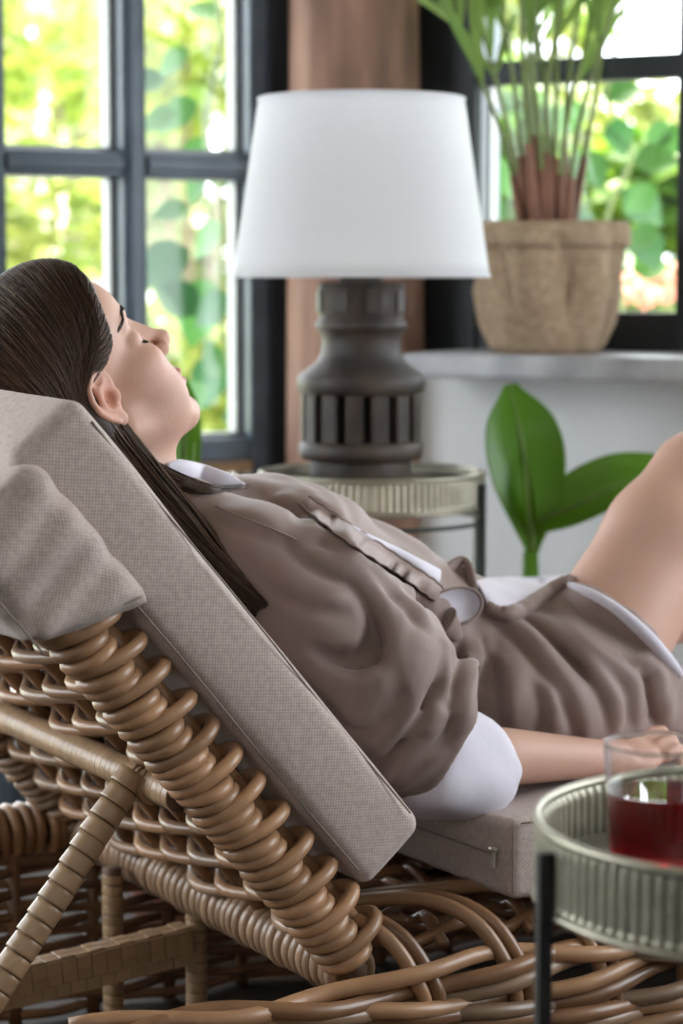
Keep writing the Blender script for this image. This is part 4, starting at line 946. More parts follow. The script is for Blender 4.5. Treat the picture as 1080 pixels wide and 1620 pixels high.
# ears
EXO = 0.3; EAR_T = R(-12)
def er(x, z): c_, s_ = math.cos(EAR_T), math.sin(EAR_T); return x * c_ - z * s_, x * s_ + z * c_      # the ear leans a little forward
def ear_p(x, yy, z): a, b = er(x, z); return hd(EXO + a, yy, b - 0.2)
EM = np.stack([HF * math.cos(EAR_T) + HU * math.sin(EAR_T), HL, -HF * math.sin(EAR_T) + HU * math.cos(EAR_T)])
def ear_pts(L, s, out0=0.0): return [ear_p(x, s * (6.7 + out0 + 0.45 * max(0, (0.9 - x))), z) for x, z in L]
for s in (1, -1):
    body.chain(ear_pts([(0.7, 0.6), (1.0, 1.6), (0.8, 2.6), (0.0, 3.2), (-1.1, 3.1), (-2.0, 2.2), (-2.3, 0.9), (-2.0, -0.5), (-1.3, -1.6), (-0.5, -2.4)], s, 0.25), [.0026, .0034, .0038, .0038, .004, .004, .0038, .0036, .0036, .004], 0.003)
    body.chain(ear_pts([(0.1, 2.2), (-0.8, 1.7), (-1.25, 0.6), (-1.0, -0.5), (-0.3, -1.2), (0.3, -1.2)], s, 0.15), 0.0036, 0.004)
    body.ell(ear_p(-0.6, s * 6.95, 0.4), cm(1.75, 0.6, 2.6), 0.004, EM)
    EP = np.stack([EM[0] * math.cos(0.42) - HL * s * math.sin(0.42), HL * math.cos(0.42) + EM[0] * s * math.sin(0.42), EM[2]])
    body.ell(ear_p(-0.75, s * 7.42, 0.45), cm(1.75, 0.38, 2.6), 0.004, EP)
    body.ell(ear_p(-0.15, s * 7.75, 0.1), cm(0.70, 0.65, 0.95), 0.003, EM, sub=True)
    body.ell(ear_p(-1.72, s * 7.95, 1.3), cm(0.26, 0.4, 1.3), 0.002, EM, sub=True)
    body.ell(ear_p(-0.35, s * 7.8, 2.35), cm(0.7, 0.35, 0.35), 0.002, EM, sub=True)
    body.ell(ear_p(0.80, s * 6.95, 0.0), cm(0.55, 0.55, 0.65), 0.004, EM)
    body.ell(ear_p(0.05, s * 7.05, -2.35), cm(0.85, 0.45, 0.95), 0.004, EM)
# neck and trunk
FACE_OPS = len(body.ops)
NB0 = np.array([-0.115, VC, 0.735])
body.cone(hd(-1.0, 0, -3.0), NB0, 0.052, 0.053, 0.03)
body.cone(hd(3.5, 0, -7.5), NB0 + (0.015, 0, 0.02), 0.030, 0.040, 0.035)
body.cone((-0.075, VC + 0.01, 0.690), (0.13, 0.335, 0.605), 0.075, 0.095, 0.05)
body.cone((0.13, 0.335, 0.605), (0.38, 0.335, 0.50), 0.095, 0.105, 0.05)
for s in (-1, 1): body.cone(NB0 + (0.01, 0.03 * s, -0.01), (-0.03, VC + 0.155 * s, 0.685), 0.042, 0.045, 0.04)
# right arm, near side
SH = np.array([-0.030, VC - 0.165, 0.680]); EL = np.array([0.175, 0.105, 0.445]); WR = lv(955, 1200, 0.110); 
body.cone(SH, EL, 0.044, 0.038, 0.03)
mid = EL * 0.62 + WR * 0.38 + (0, 0, 0.004)
body.chain([EL, mid, WR], [0.036, 0.035, 0.0225], 0.02)
HN_ = lv(1030, 1182, 0.135); hdir = (HN_ - WR) / np.linalg.norm(HN_ - WR)
PC = WR + hdir * 0.050
pz = np.array([0.1, -0.30, 0.95]); pz -= hdir * (pz @ hdir); pz /= np.linalg.norm(pz); py_ = np.cross(pz, hdir)
PM = np.stack([hdir, py_, pz])
body.ell(PC, (0.048, 0.038, 0.015), 0.018, PM)
fingers = []
for k, (off, ln, dr) in enumerate(((-0.029, 0.78, 0.0), (-0.010, 0.95, 0.004), (0.010, 1.0, 0.004), (0.029, 0.92, 0.0))):
    b = PC + hdir * 0.038 + py_ * off + pz * (0.004 + dr); kn = b + hdir * 0.034 * ln + pz * 0.006; m2 = kn + hdir * 0.020 * ln - pz * 0.016; tp_ = m2 + hdir * 0.010 * ln - pz * 0.020
    body.chain([b, kn, m2, tp_], [0.0092, 0.0085, 0.0078, 0.0066], 0.006); fingers.append((m2, tp_))
tb = PC - hdir * 0.020 + py_ * 0.030
body.chain([tb, tb + hdir * 0.030 + py_ * 0.020, tb + hdir * 0.058 + py_ * 0.026 - pz * 0.008, tb + hdir * 0.078 + py_ * 0.024 - pz * 0.016], [0.013, 0.0105, 0.0095, 0.0075], 0.012)
# left arm, far side, lying along the body
body.cone((-0.03, VC + 0.165, 0.685), (0.20, 0.58, 0.47), 0.042, 0.036, 0.03)
body.cone((0.20, 0.58, 0.47), (0.44, 0.55, 0.44), 0.034, 0.022, 0.02)
body.ell((0.50, 0.545, 0.435), (0.05, 0.036, 0.015), 0.015)
for k in range(4): body.cone((0.54, 0.515 + 0.02 * k, 0.437), (0.60, 0.515 + 0.02 * k, 0.425), 0.009, 0.007, 0.006)
body.cone((0.47, 0.515, 0.435), (0.53, 0.49, 0.425), 0.011, 0.008, 0.008)
# legs: near knee raised, far leg lower
HIPN = np.array([0.455, 0.245, 0.455]); KN = lv(1104, 766, 0.275); AN = KN + np.array([0.17, -0.01, -0.325])
body.cone(HIPN, KN * 0.75 + HIPN * 0.25 + (0.0, 0, 0.006), 0.092, 0.074, 0.04)
body.cone(KN * 0.75 + HIPN * 0.25 + (0.0, 0, 0.006), KN, 0.074, 0.060, 0.03)
body.ell(KN + (0.006, 0, 0.012), (0.050, 0.048, 0.048), 0.05)
body.chain([KN, KN * 0.68 + AN * 0.32 + (-0.02, 0, -0.005), AN], [0.050, 0.050, 0.030], 0.03)
body.cone(AN + (0, 0, -0.01), AN + (0.12, 0, -0.035), 0.032, 0.022, 0.03)
HIPF = np.array([0.400, 0.43, 0.490]); KF = np.array([0.80, 0.455, 0.545]); AF = np.array([1.12, 0.46, 0.435])
body.chain([HIPF, KF, AF], [0.088, 0.054, 0.032], 0.04); body.cone(AF, AF + (0.05, 0, 0.10), 0.034, 0.022, 0.03)

def grid(lo, hi, coarse, flo, fhi, fine):
    a = np.arange(lo, flo, coarse); b = np.arange(flo, fhi, fine); c = np.arange(fhi, hi, coarse); return np.concatenate([a, b, c])
gx = grid(-0.34, 1.22, 0.0042, -0.285, -0.01, 0.0019); gy = grid(0.03, 0.66, 0.0042, VC - 0.10, VC + 0.10, 0.0023); gzz = grid(0.36, 1.05, 0.0042, 0.80, 1.03, 0.0019)
BV, BQ = body.mesh(gx, gy, gzz)
BV = relax(BV, BQ, 2, 0.5)
print('body', len(BV), time.time() - T0)
bo = mesh('body', BV, BQ, M['skin'], woman)
# own colour of the skin: redder ear, lips, cheek, knee, knuckles
base = np.array([0.57, 0.345, 0.265]); tone = np.tile(base, (len(BV), 1))
def blend(c, r, col, amt):
    d = np.linalg.norm((BV - c) / r, axis=1); w = np.exp(-d ** 2 * 1.5)[:, None] * amt; tone[:] = tone * (1 - w) + np.array(col) * w
for s in (1, -1):
    blend(ear_p(-0.6, 7.4 * s, 0.3), 0.030, (0.60, 0.25, 0.17), 0.8); blend(hd(7.5, 4.4 * s, -2.0), 0.03, (0.60, 0.30, 0.24), 0.5)
blend(hd(11.6, 0, -2.2), 0.014, (0.58, 0.27, 0.20), 0.6); blend(KN + (0.02, 0, 0.03), 0.05, (0.56, 0.26, 0.19), 0.6); blend(PC, 0.08, (0.58, 0.30, 0.22), 0.5)
hl = (BV - HE) @ HM.T / (0.01 * HS)
lip = np.exp(-(((hl[:, 2] + 5.7) / 0.95) ** 4 + (hl[:, 1] / 2.3) ** 4)) * (hl[:, 0] > 8.2); tone = tone * (1 - 0.75 * lip[:, None]) + np.array([0.50, 0.18, 0.16]) * 0.75 * lip[:, None]
ca = bo.data.color_attributes.new('tone', 'FLOAT_COLOR', 'POINT'); ca.data.foreach_set('color', np.concatenate([tone, np.ones((len(tone), 1))], 1).astype(np.float32).reshape(-1))
# lashes and brows
def on_head(pts, lift=0.0):                            # drop head-frame points onto the face from in front
    P = np.array([hd(*q) for q in pts]); hb = Field(); hb.ops = body.ops[:FACE_OPS]
    for _ in range(45): P = P - HF * np.clip(hb(P) - lift, -0.004, 0.004)[:, None] * 0.8
    return P
for s in (1, -1):
    ts = np.linspace(0, 1, 30); g_ = G()
    rts = on_head([(9.5, (1.7 + 3.1 * t) * s, 0.95 - 0.45 * math.sin(math.pi * t) - 0.1 * t) for t in ts])
    for t, r in zip(ts, rts):
        tipp = r + 0.01 * (HF * (0.60 - 0.25 * t) + HL * s * (-0.10 + 0.50 * t) - HU * 0.45); g_.add(*tube_vf([r, (r + tipp) / 2 - 0.0006 * HU, tipp], [0.0006, 0.0005, 0.0001], 4))
    g_.add(*tube_vf(rts + HF * 0.0003, 0.0008, 5)); mesh('eyelashes', g_.V, g_.F, M['lash'], bo)
    g_ = G(); re = random.Random(5); q0 = []; q1 = []; l1 = []
    for i in range(170):
        t = re.random(); y = 1.2 + 4.0 * t; z = 3.7 + 0.75 * math.sin(math.pi * (t * 0.75 + 0.08)) + re.uniform(-0.34, 0.34) * (1 - 0.6 * t) - 0.6 * max(0, t - .7)
        q0.append((9.5, y * s, z)); q1.append((9.5, (y + 0.55) * s, z + 0.12 - 0.35 * t))
    for r, tipp in zip(on_head(q0), on_head(q1, 0.0008)): g_.add(*tube_vf([r, (r + tipp) / 2 + HF * 0.0004, tipp], [0.00042, 0.00036, 0.0001], 3))
    mesh('eyebrow', g_.V, g_.F, M['hair'], bo)
for k, (m2, tp_) in enumerate(fingers):
    d = (tp_ - m2) / np.linalg.norm(tp_ - m2); nn = np.cross(py_, d); nn = nn if nn @ hdir > 0 else -nn
    V, Fc = box_vf(-0.0035, 0.0035, -0.0042, 0.0042, -0.0005, 0.0008, 0.0004); o = mesh('fingernail', V, Fc, M['nail'], bo); x = d; z = nn; y = np.cross(z, x); o.matrix_local = basis(x, y, z, tp_ + nn * 0.0064)

# ------------------------------------------------------------------ hair
hair = Field()
hair.ell(hd(-1.4, 0, 5.2), cm(10.2, 8.0, 9.2), 0.01, HM)
hair.ell(hd(2.4, 0, 8.0), cm(6.6, 7.0, 6.6), 0.02, HM)
hair.ell(hd(-4.6, 0, -1.0), cm(4.4, 6.8, 5.4), 0.03, HM)
# the face and the ears stay free
def face_cut(P):
    q = (P - HE) @ HM.T / (0.01 * HS); x, y, z = q[:, 0], np.abs(q[:, 1]), q[:, 2]
    line = 1.1 + 0.62 * np.clip(z - 1.0, -3, 20) * 0.0 + np.interp(z, [-6, -2.5, 0.5, 2.4, 3.2, 4.2, 6.0, 8.0, 9.5, 11.5, 14], [-3.0, -2.4, -1.2, 0.8, 3.8, 4.6, 5.4, 6.5, 7.7, 9.2, 11.5])
    line = line - 0.10 * y + 0.45
    return (line - x) * 0.01 * 0.75                     # negative in front of the hairline
hair.func(face_cut, 0.008, True)
for s in (1, -1): hair.ell(ear_p(-0.2, 8.2 * s, -0.3), cm(2.7, 2.4, 3.4), 0.005, EM, sub=True)
tail_px = [((125, 655), 0.275), ((180, 722), 0.262), ((240, 790), 0.220), ((298, 850), 0.170), ((354, 908), 0.125), ((415, 966), 0.090)]
TP = np.array([lv(p[0], p[1], v) for p, v in tail_px])
hair.chain(TP, [0.036, 0.030, 0.027, 0.022, 0.014, 0.002], 0.03)
HV, HQ = hair.mesh(np.arange(-0.36, 0.10, 0.0035), np.arange(0.06, VC + 0.14, 0.0035), np.arange(0.52, 1.06, 0.0035)); HV = relax(HV, HQ, 2)
ho = mesh('hair', HV, HQ, M['hair'], woman)
rh = random.Random(11)
def settle(P, lift):
    for _ in range(5):
        d = hair(P); e = 1e-3; gr = np.stack([(hair(P + np.eye(3)[k] * e) - d) / e for k in range(3)], 1); gr /= np.maximum(np.linalg.norm(gr, axis=1, keepdims=True), 1e-6)
        P = P - gr * (d - lift)[:, None] * 0.8
    return P
def off_ear(A):                                        # strands part around the ear, passing above and behind it
    c = ear_p(-0.5, 8.0, 0.1); r = cm(3.15, 9.0, 3.9)
    for _ in range(3):
        q = ((A - c) @ EM.T) / r; rad = np.sqrt(q[..., 0] ** 2 + q[..., 2] ** 2); ins = rad < 1
        d = np.stack([-np.abs(q[..., 0]) * 0.6 - 0.55, np.zeros_like(rad), q[..., 2]], -1); d /= np.linalg.norm(d, axis=-1, keepdims=True)
        A = np.where(ins[..., None], c + ((np.stack([d[..., 0], q[..., 1], d[..., 2]], -1)) * r) @ EM, A)
        A[:, 1:-1] = A[:, 1:-1] * 0.5 + (A[:, :-2] + A[:, 2:]) * 0.25
    sh = A.shape; return settle(A.reshape(-1, 3), np.repeat(np.random.uniform(0.0002, 0.0016, sh[0]), sh[1])).reshape(sh)
def side_strands(n_, seed, side, n_pt=16):
    rn = random.Random(seed); A = []
    for i in range(n_):
        t0 = rn.random(); a = R(-65 + 133 * t0); st = np.array([8.6 * math.sin(a) - 0.4, side * rn.uniform(0.1, 0.5), 5.0 + 9.0 * math.cos(a * 0.8)])
        en = np.array([-3.6 - 3.0 * rn.random() - 1.0 * (1 - t0), side * (7.0 - 1.4 * rn.random()), -3.2 - 3.0 * rn.random()])
        k = 0.30 + 0.25 * t0; md = np.array([st[0] * (0.55 + 0.2 * t0) + en[0] * (0.45 - 0.2 * t0), side * 8.0, 5.2 + 1.2 * rn.random()])
        A.append(smooth_path([hd(*st), hd(*(st * 0.55 + md * 0.45 + np.array([0.2, side * 1.6, 1.8]))), hd(*md), hd(*(md * 0.4 + en * 0.6 + np.array([0.0, side * 0.9, 0]))), hd(*en)], n_pt))
    P = np.array(A).reshape(-1, 3); lift = np.repeat(np.array([rn.uniform(0.0001, 0.0017) for _ in A]), n_pt); P = settle(P, lift); return off_ear(P.reshape(len(A), n_pt, 3))
def jitter(A, amp):                                    # uneven, slightly wavy strands that do not lie perfectly flat
    n_, m_ = A.shape[:2]; rg = np.random.default_rng(3); t = np.linspace(0, 1, m_)[None, :, None]; ph = rg.uniform(0, 6.28, (n_, 1, 3)); fq = rg.uniform(3, 11, (n_, 1, 3))
    c = hd(-1, 0, 4); out = A - c; out /= np.linalg.norm(out, axis=2, keepdims=True)
    return A + amp * np.sin(fq * t + ph) * rg.uniform(0.2, 1.6, (n_, 1, 1)) + out * np.abs(rg.normal(0, 0.0007, (n_, 1, 1))) * np.sin(math.pi * t)
def tail_strands(n_, seed, n_pt=16):
    rn = random.Random(seed); A = []; C = smooth_path(TP, n_pt); T, a1, b1 = frames(C); rad = np.interp(np.linspace(0, 1, n_pt), np.linspace(0, 1, 6), [0.036, 0.031, 0.028, 0.025, 0.020, 0.012])
    for i in range(n_):
        ph = rn.uniform(0, 6.283); q = math.sqrt(rn.uniform(0.55, 1.15)); tw = rn.uniform(-0.8, 0.8); L = rn.uniform(0.75, 1.06)
        P = np.array([C[j] + rad[j] * q * (math.cos(ph + tw * j / n_pt) * a1[j] + math.sin(ph + tw * j / n_pt) * b1[j]) for j in range(n_pt)])
        P[:, 2] += 0.004 * np.sin(np.linspace(0, 5, n_pt) + ph); A.append(P)
    return np.array(A)
def strand_mesh(name, A, r, m, parent):
    g_ = G(); n_pt = A.shape[1]; rad = np.interp(np.linspace(0, 1, n_pt), [0, 0.15, 0.7, 1], [0.5, 1, 0.9, 0.15]) * r
    Vs = []; Fs = []; o = 0
    for P in A:
        V, Fc = tube_vf(P, rad, 3, caps=False); Vs.append(V); Fs.extend([tuple(i + o for i in f) for f in Fc]); o += len(V)
    ob = mesh(name, np.concatenate(Vs), Fs, m, parent); ob['kind'] = 'stuff'; return ob
strand_mesh('hair_strands', jitter(side_strands(2200, 1, 1), 0.0011), 0.0006, M['hair'], ho)
strand_mesh('light_hair_strands', jitter(side_strands(700, 2, 1), 0.0013), 0.0005, M['hair_lock'], ho)
def hairline_wisps(n_, seed, side):
    rn = random.Random(seed); A = []
    for i in range(n_):
        z = rn.uniform(2.6, 12.5); x = float(np.interp(z, [2.4, 3.2, 4.2, 6.0, 8.0, 9.5, 11.5, 14], [0.8, 3.8, 4.6, 5.4, 6.5, 7.7, 9.2, 11.5])) + rn.uniform(-0.2, 1.1)
        y = side * (7.6 if z < 6 else 7.6 * math.sqrt(max(0.05, 1 - ((z - 6) / 7.5) ** 2))); q = max(0.0, (z - 3.5) / 9)
        A.append(smooth_path([hd(x, y * 0.93, z), hd(x - 1.2 - 0.5 * q, y + 0.1 * side, z - 0.5 - 0.5 * q), hd(x * 0.45 - 1.0, side * 8.0, 4.4 + (z - 4.4) * 0.45 + 0.4), hd(-2.9 - 0.8 * q, side * 8.0, 2.4 + 1.2 * q), hd(-4.0 - 1.2 * q, side * 7.4, -1.0), hd(-3.9 - 1.5 * rn.random(), side * 7.0, -3.8)], 14))
    P = np.array(A).reshape(-1, 3); cov = Field(); cov.ops = body.ops[:3] + hair.ops; 
    for _ in range(5):
        d = cov(P); ee = 1e-3; gr = np.stack([(cov(P + np.eye(3)[k] * ee) - d) / ee for k in range(3)], 1); gr /= np.maximum(np.linalg.norm(gr, axis=1, keepdims=True), 1e-6); P = P - gr * (d - np.repeat(np.random.uniform(0.0002, 0.0016, n_), 14))[:, None] * 0.8
    return off_ear(P.reshape(n_, 14, 3))
strand_mesh('hairline_wisps', jitter(hairline_wisps(520, 6, 1), 0.0010), 0.0005, M['hair_lock'], ho)
strand_mesh('temple_strands', jitter(hairline_wisps(900, 7, 1), 0.0008), 0.0006, M['hair'], ho)
fly = side_strands(70, 9, 1); fl_t = np.sin(math.pi * np.linspace(0, 1, fly.shape[1]))[None, :, None]; oc = fly - hd(-1, 0, 4); oc /= np.linalg.norm(oc, axis=2, keepdims=True)
strand_mesh('flyaway_hairs', jitter(fly + oc * fl_t * np.random.default_rng(5).uniform(0.001, 0.007, (70, 1, 1)), 0.002), 0.0003, M['hair_lock'], ho)
strand_mesh('far_hair_strands', side_strands(300, 3, -1), 0.0009, M['hair'], ho)
strand_mesh('long_hair_strands', tail_strands(420, 4), 0.0009, M['hair'], ho)
strand_mesh('long_light_strands', tail_strands(160, 5), 0.0007, M['hair_lock'], ho)
print('hair', time.time() - T0)

# ------------------------------------------------------------------ shirt dress
dr = Field()
dr.cone((-0.085, VC + 0.01, 0.690), (0.06, 0.335, 0.650), 0.078, 0.112, 0.04)
dr.cone((0.06, 0.335, 0.650), (0.20, 0.335, 0.585), 0.108, 0.116, 0.04)
dr.cone((0.20, 0.335, 0.578), (0.40, 0.335, 0.495), 0.112, 0.112, 0.04)
dr.ell((0.42, 0.335, 0.480), (0.17, 0.20, 0.112), 0.04)
for s in (-1, 1):
    dr.cone((-0.07, VC + 0.06 * s, 0.715), (-0.02, VC + 0.165 * s, 0.680), 0.058, 0.066, 0.05)
    dr.ell((0.10, 0.335 + 0.075 * s, 0.690), (0.075, 0.062, 0.055), 0.05)
# skirt over the near thigh and the far thigh, draped to the seat
TD = (KN - HIPN) / np.linalg.norm(KN - HIPN)
dr.cone(HIPN + (0.0, -0.005, 0.0), HIPN + TD * 0.26, 0.104, 0.088, 0.03)
dr.cone(HIPF, HIPF + (0.30, 0.01, 0.030), 0.098, 0.080, 0.03)
dr.ell((0.47, 0.245, 0.440), (0.20, 0.085, 0.060), 0.05)
dr.cone((0.36, 0.225, 0.47), (0.66, 0.235, 0.46), 0.062, 0.062, 0.06)
# sleeves
SL = [np.array(q) for q in ((-0.030, VC - 0.165, 0.672), (0.020, 0.128, 0.628), (0.085, 0.108, 0.560), (0.145, 0.100, 0.495), (0.180, 0.100, 0.452))]
slr = [0.070, 0.084, 0.090, 0.084, 0.066]
for a, b, r1_, r2_ in zip(SL[:-1], SL[1:], slr[:-1], slr[1:]): dr.cone(a, b, r1_, r2_, 0.025)
dr.cone((-0.030, VC + 0.165, 0.675), (0.10, 0.56, 0.56), 0.068, 0.075, 0.03); dr.cone((0.10, 0.56, 0.56), (0.20, 0.58, 0.47), 0.075, 0.066, 0.03)
base_field = Field(); base_field.ops = list(dr.ops)
# folds: lines followed on the cloth, raised or sunk
ridges = [
 ([(341, 801), (385, 820), (423, 834), (468, 854)], 0.006, 0.002),
 ([(468, 850), (484, 871), (521, 895), (561, 911), (598, 956), (614, 1005), (614, 1042), (602, 1062), (561, 1072), (520, 1062), (484, 1044)], 0.0125, 0.004),
 ([(470, 850), (510, 856), (541, 880), (541, 899)], 0.010, 0.003),
 ([(541, 892), (578, 908), (627, 946), (660, 978), (682, 1001)], 0.012, 0.003),
 ([(631, 965), (623, 1030), (633, 1078), (635, 1111), (614, 1152)], 0.0135, 0.003),
 ([(684, 1005), (667, 1066), (651, 1111), (627, 1160)], 0.0135, 0.003),
 ([(533, 1089), (540, 1119), (555, 1133), (581, 1130), (603, 1100), (632, 1074)], 0.0135, 0.003),
 ([(600, 1128), (606, 1112), (612, 1090)], 0.006, 0.002),
 ([(592, 1195), (614, 1174), (640, 1141), (662, 1096), (677, 1067), (684, 1030)], 0.014, 0.003),
 ([(662, 1172), (653, 1159), (670, 1133), (690, 1108)], 0.009, 0.002),
 ([(664, 1172), (684, 1159), (699, 1137), (708, 1118)], 0.008, 0.002),
 ([(560, 1180), (590, 1160), (610, 1130), (618, 1100)], 0.008, 0.002), ([(600, 1235), (622, 1215), (640, 1185), (650, 1160)], 0.007, 0.002), ([(645, 1000), (640, 1040), (648, 1075)], 0.007, 0.002), ([(420, 900), (470, 935), (520, 950), (560, 950)], 0.005, 0.002), ([(500, 1075), (520, 1095), (535, 1115)], 0.008, 0.002),
 ([(431, 783), (472, 803), (496, 842)], 0.008, 0.003), ([(484, 791), (513, 816), (529, 846), (532, 880)], 0.009, 0.003), ([(504, 803), (545, 854), (570, 899)], 0.009, 0.003),
 ([(575, 905), (620, 930), (660, 945), (690, 960)], 0.009, 0.003),
 ([(774, 966), (823, 1003), (868, 1051), (901, 1100), (921, 1145), (927, 1175)], 0.012, 0.005),
 ([(836, 972), (868, 994), (917, 1039), (950, 1080), (970, 1121), (976, 1160)], 0.012, 0.005),
 ([(884, 982), (925, 1031), (986, 1072), (1000, 1113), (1010, 1150)], 0.014, 0.005),
 ([(1003, 1031), (1035, 1072), (1043, 1113), (1060, 1150)], 0.012, 0.005),
 ([(905, 930), (940, 965), (1000, 1000), (1050, 1040)], 0.012, 0.006),
 ([(738, 1005), (740, 1064), (728, 1120), (724, 1170)], 0.012, 0.005), ([(795, 1035), (803, 1085), (812, 1165)], 0.011, 0.005), ([(700, 1000), (706, 1050), (700, 1100)], 0.010, 0.004),
 ([(860, 1075), (872, 1120), (872, 1170)], 0.009, 0.005),
]
valleys = [([(831, 978), (884, 1022), (933, 1063), (962, 1099), (984, 1156)], 0.0075), ([(762, 1010), (768, 1064), (756, 1130)], 0.008), ([(500, 1028), (535, 1046), (572, 1042), (596, 1012), (598, 985)], 0.016), ([(940, 1010), (990, 1050), (1022, 1100), (1036, 1150)], 0.007)]
def normals(field, P):
    e = 1e-3; d = field(P); g_ = np.stack([(field(P + np.eye(3)[k] * e) - d) / e for k in range(3)], 1); return g_ / np.maximum(np.linalg.norm(g_, axis=1, keepdims=True), 1e-6)
FOLDS = []
UPR = np.array([0.866, -0.5, 0]) * 0.55 + np.array([0, 0, 0.83])
for L, r, sunk in ridges:
    px_ = smooth_path([(a, b, 0) for a, b in L], max(6, 3 * len(L)))[:, :2]; P = march(base_field, px_); n = len(P); Nn = normals(base_field, P); T, _, _ = frames(P)
    sd_ = np.cross(T, Nn); sd_ /= np.linalg.norm(sd_, axis=1, keepdims=True); sd_ *= np.where((sd_ @ UPR) < 0, -1, 1)[:, None]
    for i in range(1, n):
        if sd_[i] @ sd_[i - 1] < 0: sd_[i] *= -1
    FOLDS.append((P, sd_, np.interp(np.linspace(0, 1, n), [0, 0.25, 0.75, 1], [0.15, 1, 1, 0.15]), r * 1.35, P.mean(0), np.linalg.norm(P - P.mean(0), axis=1).max()))
def folds(P):                                          # raised folds: a broad slope on the upper side, a steep one below
    h = np.zeros(len(P)); c = P.mean(0); rb = np.linalg.norm(P - c, axis=1).max()
    for (Q, sd_, tp_, H, fc, fr_) in FOLDS:
        if np.linalg.norm(c - fc) > rb + fr_ + 0.07: continue
        best = np.full(len(P), 1e9); sgn = np.zeros(len(P)); tap = np.zeros(len(P))
        for i in range(len(Q) - 1):
            D = Q[i + 1] - Q[i]; t = np.clip(((P - Q[i]) @ D) / max(D @ D, 1e-12), 0, 1); w = P - Q[i] - t[:, None] * D; d2 = (w * w).sum(1); m = d2 < best
            best = np.where(m, d2, best); sgn = np.where(m, w @ (sd_[i] * 0.5 + sd_[i + 1] * 0.5), sgn); tap = np.where(m, tp_[i] * (1 - t) + tp_[i + 1] * t, tap)
        dist = np.sqrt(best); q = 1 / (1 + np.exp(-sgn / 0.0022)); wd = 0.0075 + 0.0135 * q; hh = H * tap * (np.exp(-(dist / wd) ** 1.6) - 0.40 * (1 - q) * np.exp(-((dist - 0.015) / 0.008) ** 2)); h = h + hh * (1 - 0.6 * np.clip(h / 0.012, 0, 1))
    return h
for L, r in valleys:
    px_ = smooth_path([(a, b, 0) for a, b in L], max(6, 3 * len(L)))[:, :2]; P = march(dr, px_); n = len(P)
    dr.chain(P, np.interp(np.linspace(0, 1, n), [0, 0.3, 0.7, 1], [r * 0.3, r, r, r * 0.3]), 0.009, sub=True)
# the near sleeve ends where the cuff is turned back
SA, SBt = lv(686, 1092, 0.1), lv(634, 1285, 0.1); sn_ = np.cross(SA - SBt, VY); sn_ /= np.linalg.norm(sn_); sn_ = sn_ if sn_[0] > 0 else -sn_
dr.func(lambda P: np.maximum(np.maximum(-((P - SA) @ sn_), P[:, 1] - 0.172), np.maximum(P[:, 2] - 0.575, P[:, 0] - 0.300)), 0.004, True)
# openings: neck, hem around the near thigh, hem of the far thigh
dr.cone(NB0 + (0.012, 0, 0.10), NB0 + (0.010, 0, 0.028), 0.075, 0.060, 0.012, sub=True)
HEMP = lv(903, 914, 0.25); hemn = np.cross(lv(1078, 1056, 0.15) - HEMP, VY); hemn = hemn if hemn @ TD > 0 else -hemn
dr.cone(HIPN + TD * 0.18, KN, 0.092, 0.078, 0.006, sub=True)
def hemcut(P):                                         # cut beyond the hem, only around the raised thigh
    a = (P - HEMP) @ (hemn / np.linalg.norm(hemn)); return np.maximum(-a, (0.47 - P[:, 2]) * 1.0)
dr.func(hemcut, 0.006, True)
dr.plane((0.80, 0, 0), (1, 0, 0), 0.01)
def wr(P, d):
    x, y, z = P[:, 0], P[:, 1], P[:, 2]
    near_ = np.abs(d) < 0.03
    if near_.any(): d = d.copy(); d[near_] -= folds(P[near_])
    return d + 0.0012 * np.sin(70 * x + 35 * z + 3 * np.sin(22 * y)) + 0.0009 * np.sin(110 * z - 60 * x + 4 * np.sin(30 * x))
dr.post = wr
DV, DQ = dr.mesh(np.arange(-0.18, 0.84, 0.0034), np.arange(-0.05, 0.68, 0.0034), np.arange(0.36, 0.80, 0.0034)); DV = relax(DV, DQ, 1)
print('dress', len(DV), time.time() - T0)
do = mesh('shirt_dress', DV, DQ, M['dress'], woman)
rn = random.Random(8); A = []
for i in range(60):
    j = lambda a: rn.uniform(-a, a); w = rn.random()
    A += [(200 + j(10), 700 + 10 * w), (240 + j(8), 728 + 22 * w), (286 + j(8), 752 + 26 * w), (332 + j(8), 768 + 14 * w), (384 + j(16), 768 + 8 * w)]
cover = Field(); cover.ops = dr.ops + body.ops[FACE_OPS:FACE_OPS + 3]; PA = march(cover, A).reshape(-1, 5, 3) + np.array([-0.1, -0.5, 0.6]) * 0.003
strand_mesh('loose_locks', np.array([smooth_path(p, 16) for p in PA]), 0.0009, M['hair'], ho)

# rolled cuff with the pale inside turned out
def loft(name, secs, m, parent, n=40, mats=None, closed_end=False):
    V = []; Fc = []
    for (c, a, b, ph) in secs:
        for k in range(n):
            t = 2 * math.pi * k / n; w = 1 + 0.05 * math.sin(3 * t + 2.2 * ph) + 0.05 * math.sin(5 * t - 3.2 * ph + 1) + 0.05 * abs(math.sin(3.0 * t + 3.5 * ph)) - 0.02
            V.append(np.asarray(c) + (np.asarray(a) * math.cos(t) + np.asarray(b) * math.sin(t)) * w)
    for i in range(len(secs) - 1):
        for k in range(n): l = (k + 1) % n; Fc.append((i * n + k, i * n + l, (i + 1) * n + l, (i + 1) * n + k))
    o = mesh(name, V, Fc, m, parent); sb = o.modifiers.new('sub', 'SUBSURF'); sb.levels = 1; sb.render_levels = 1; return o
cv_ = 0.100
def sec(p_top, p_bot, depth, ph, v=cv_):
    a = lv(*p_top, v); b = lv(*p_bot, v); c = (a + b) / 2; return (c, (a - b) / 2, np.array([0.12, 0.99, 0]) * depth, ph)
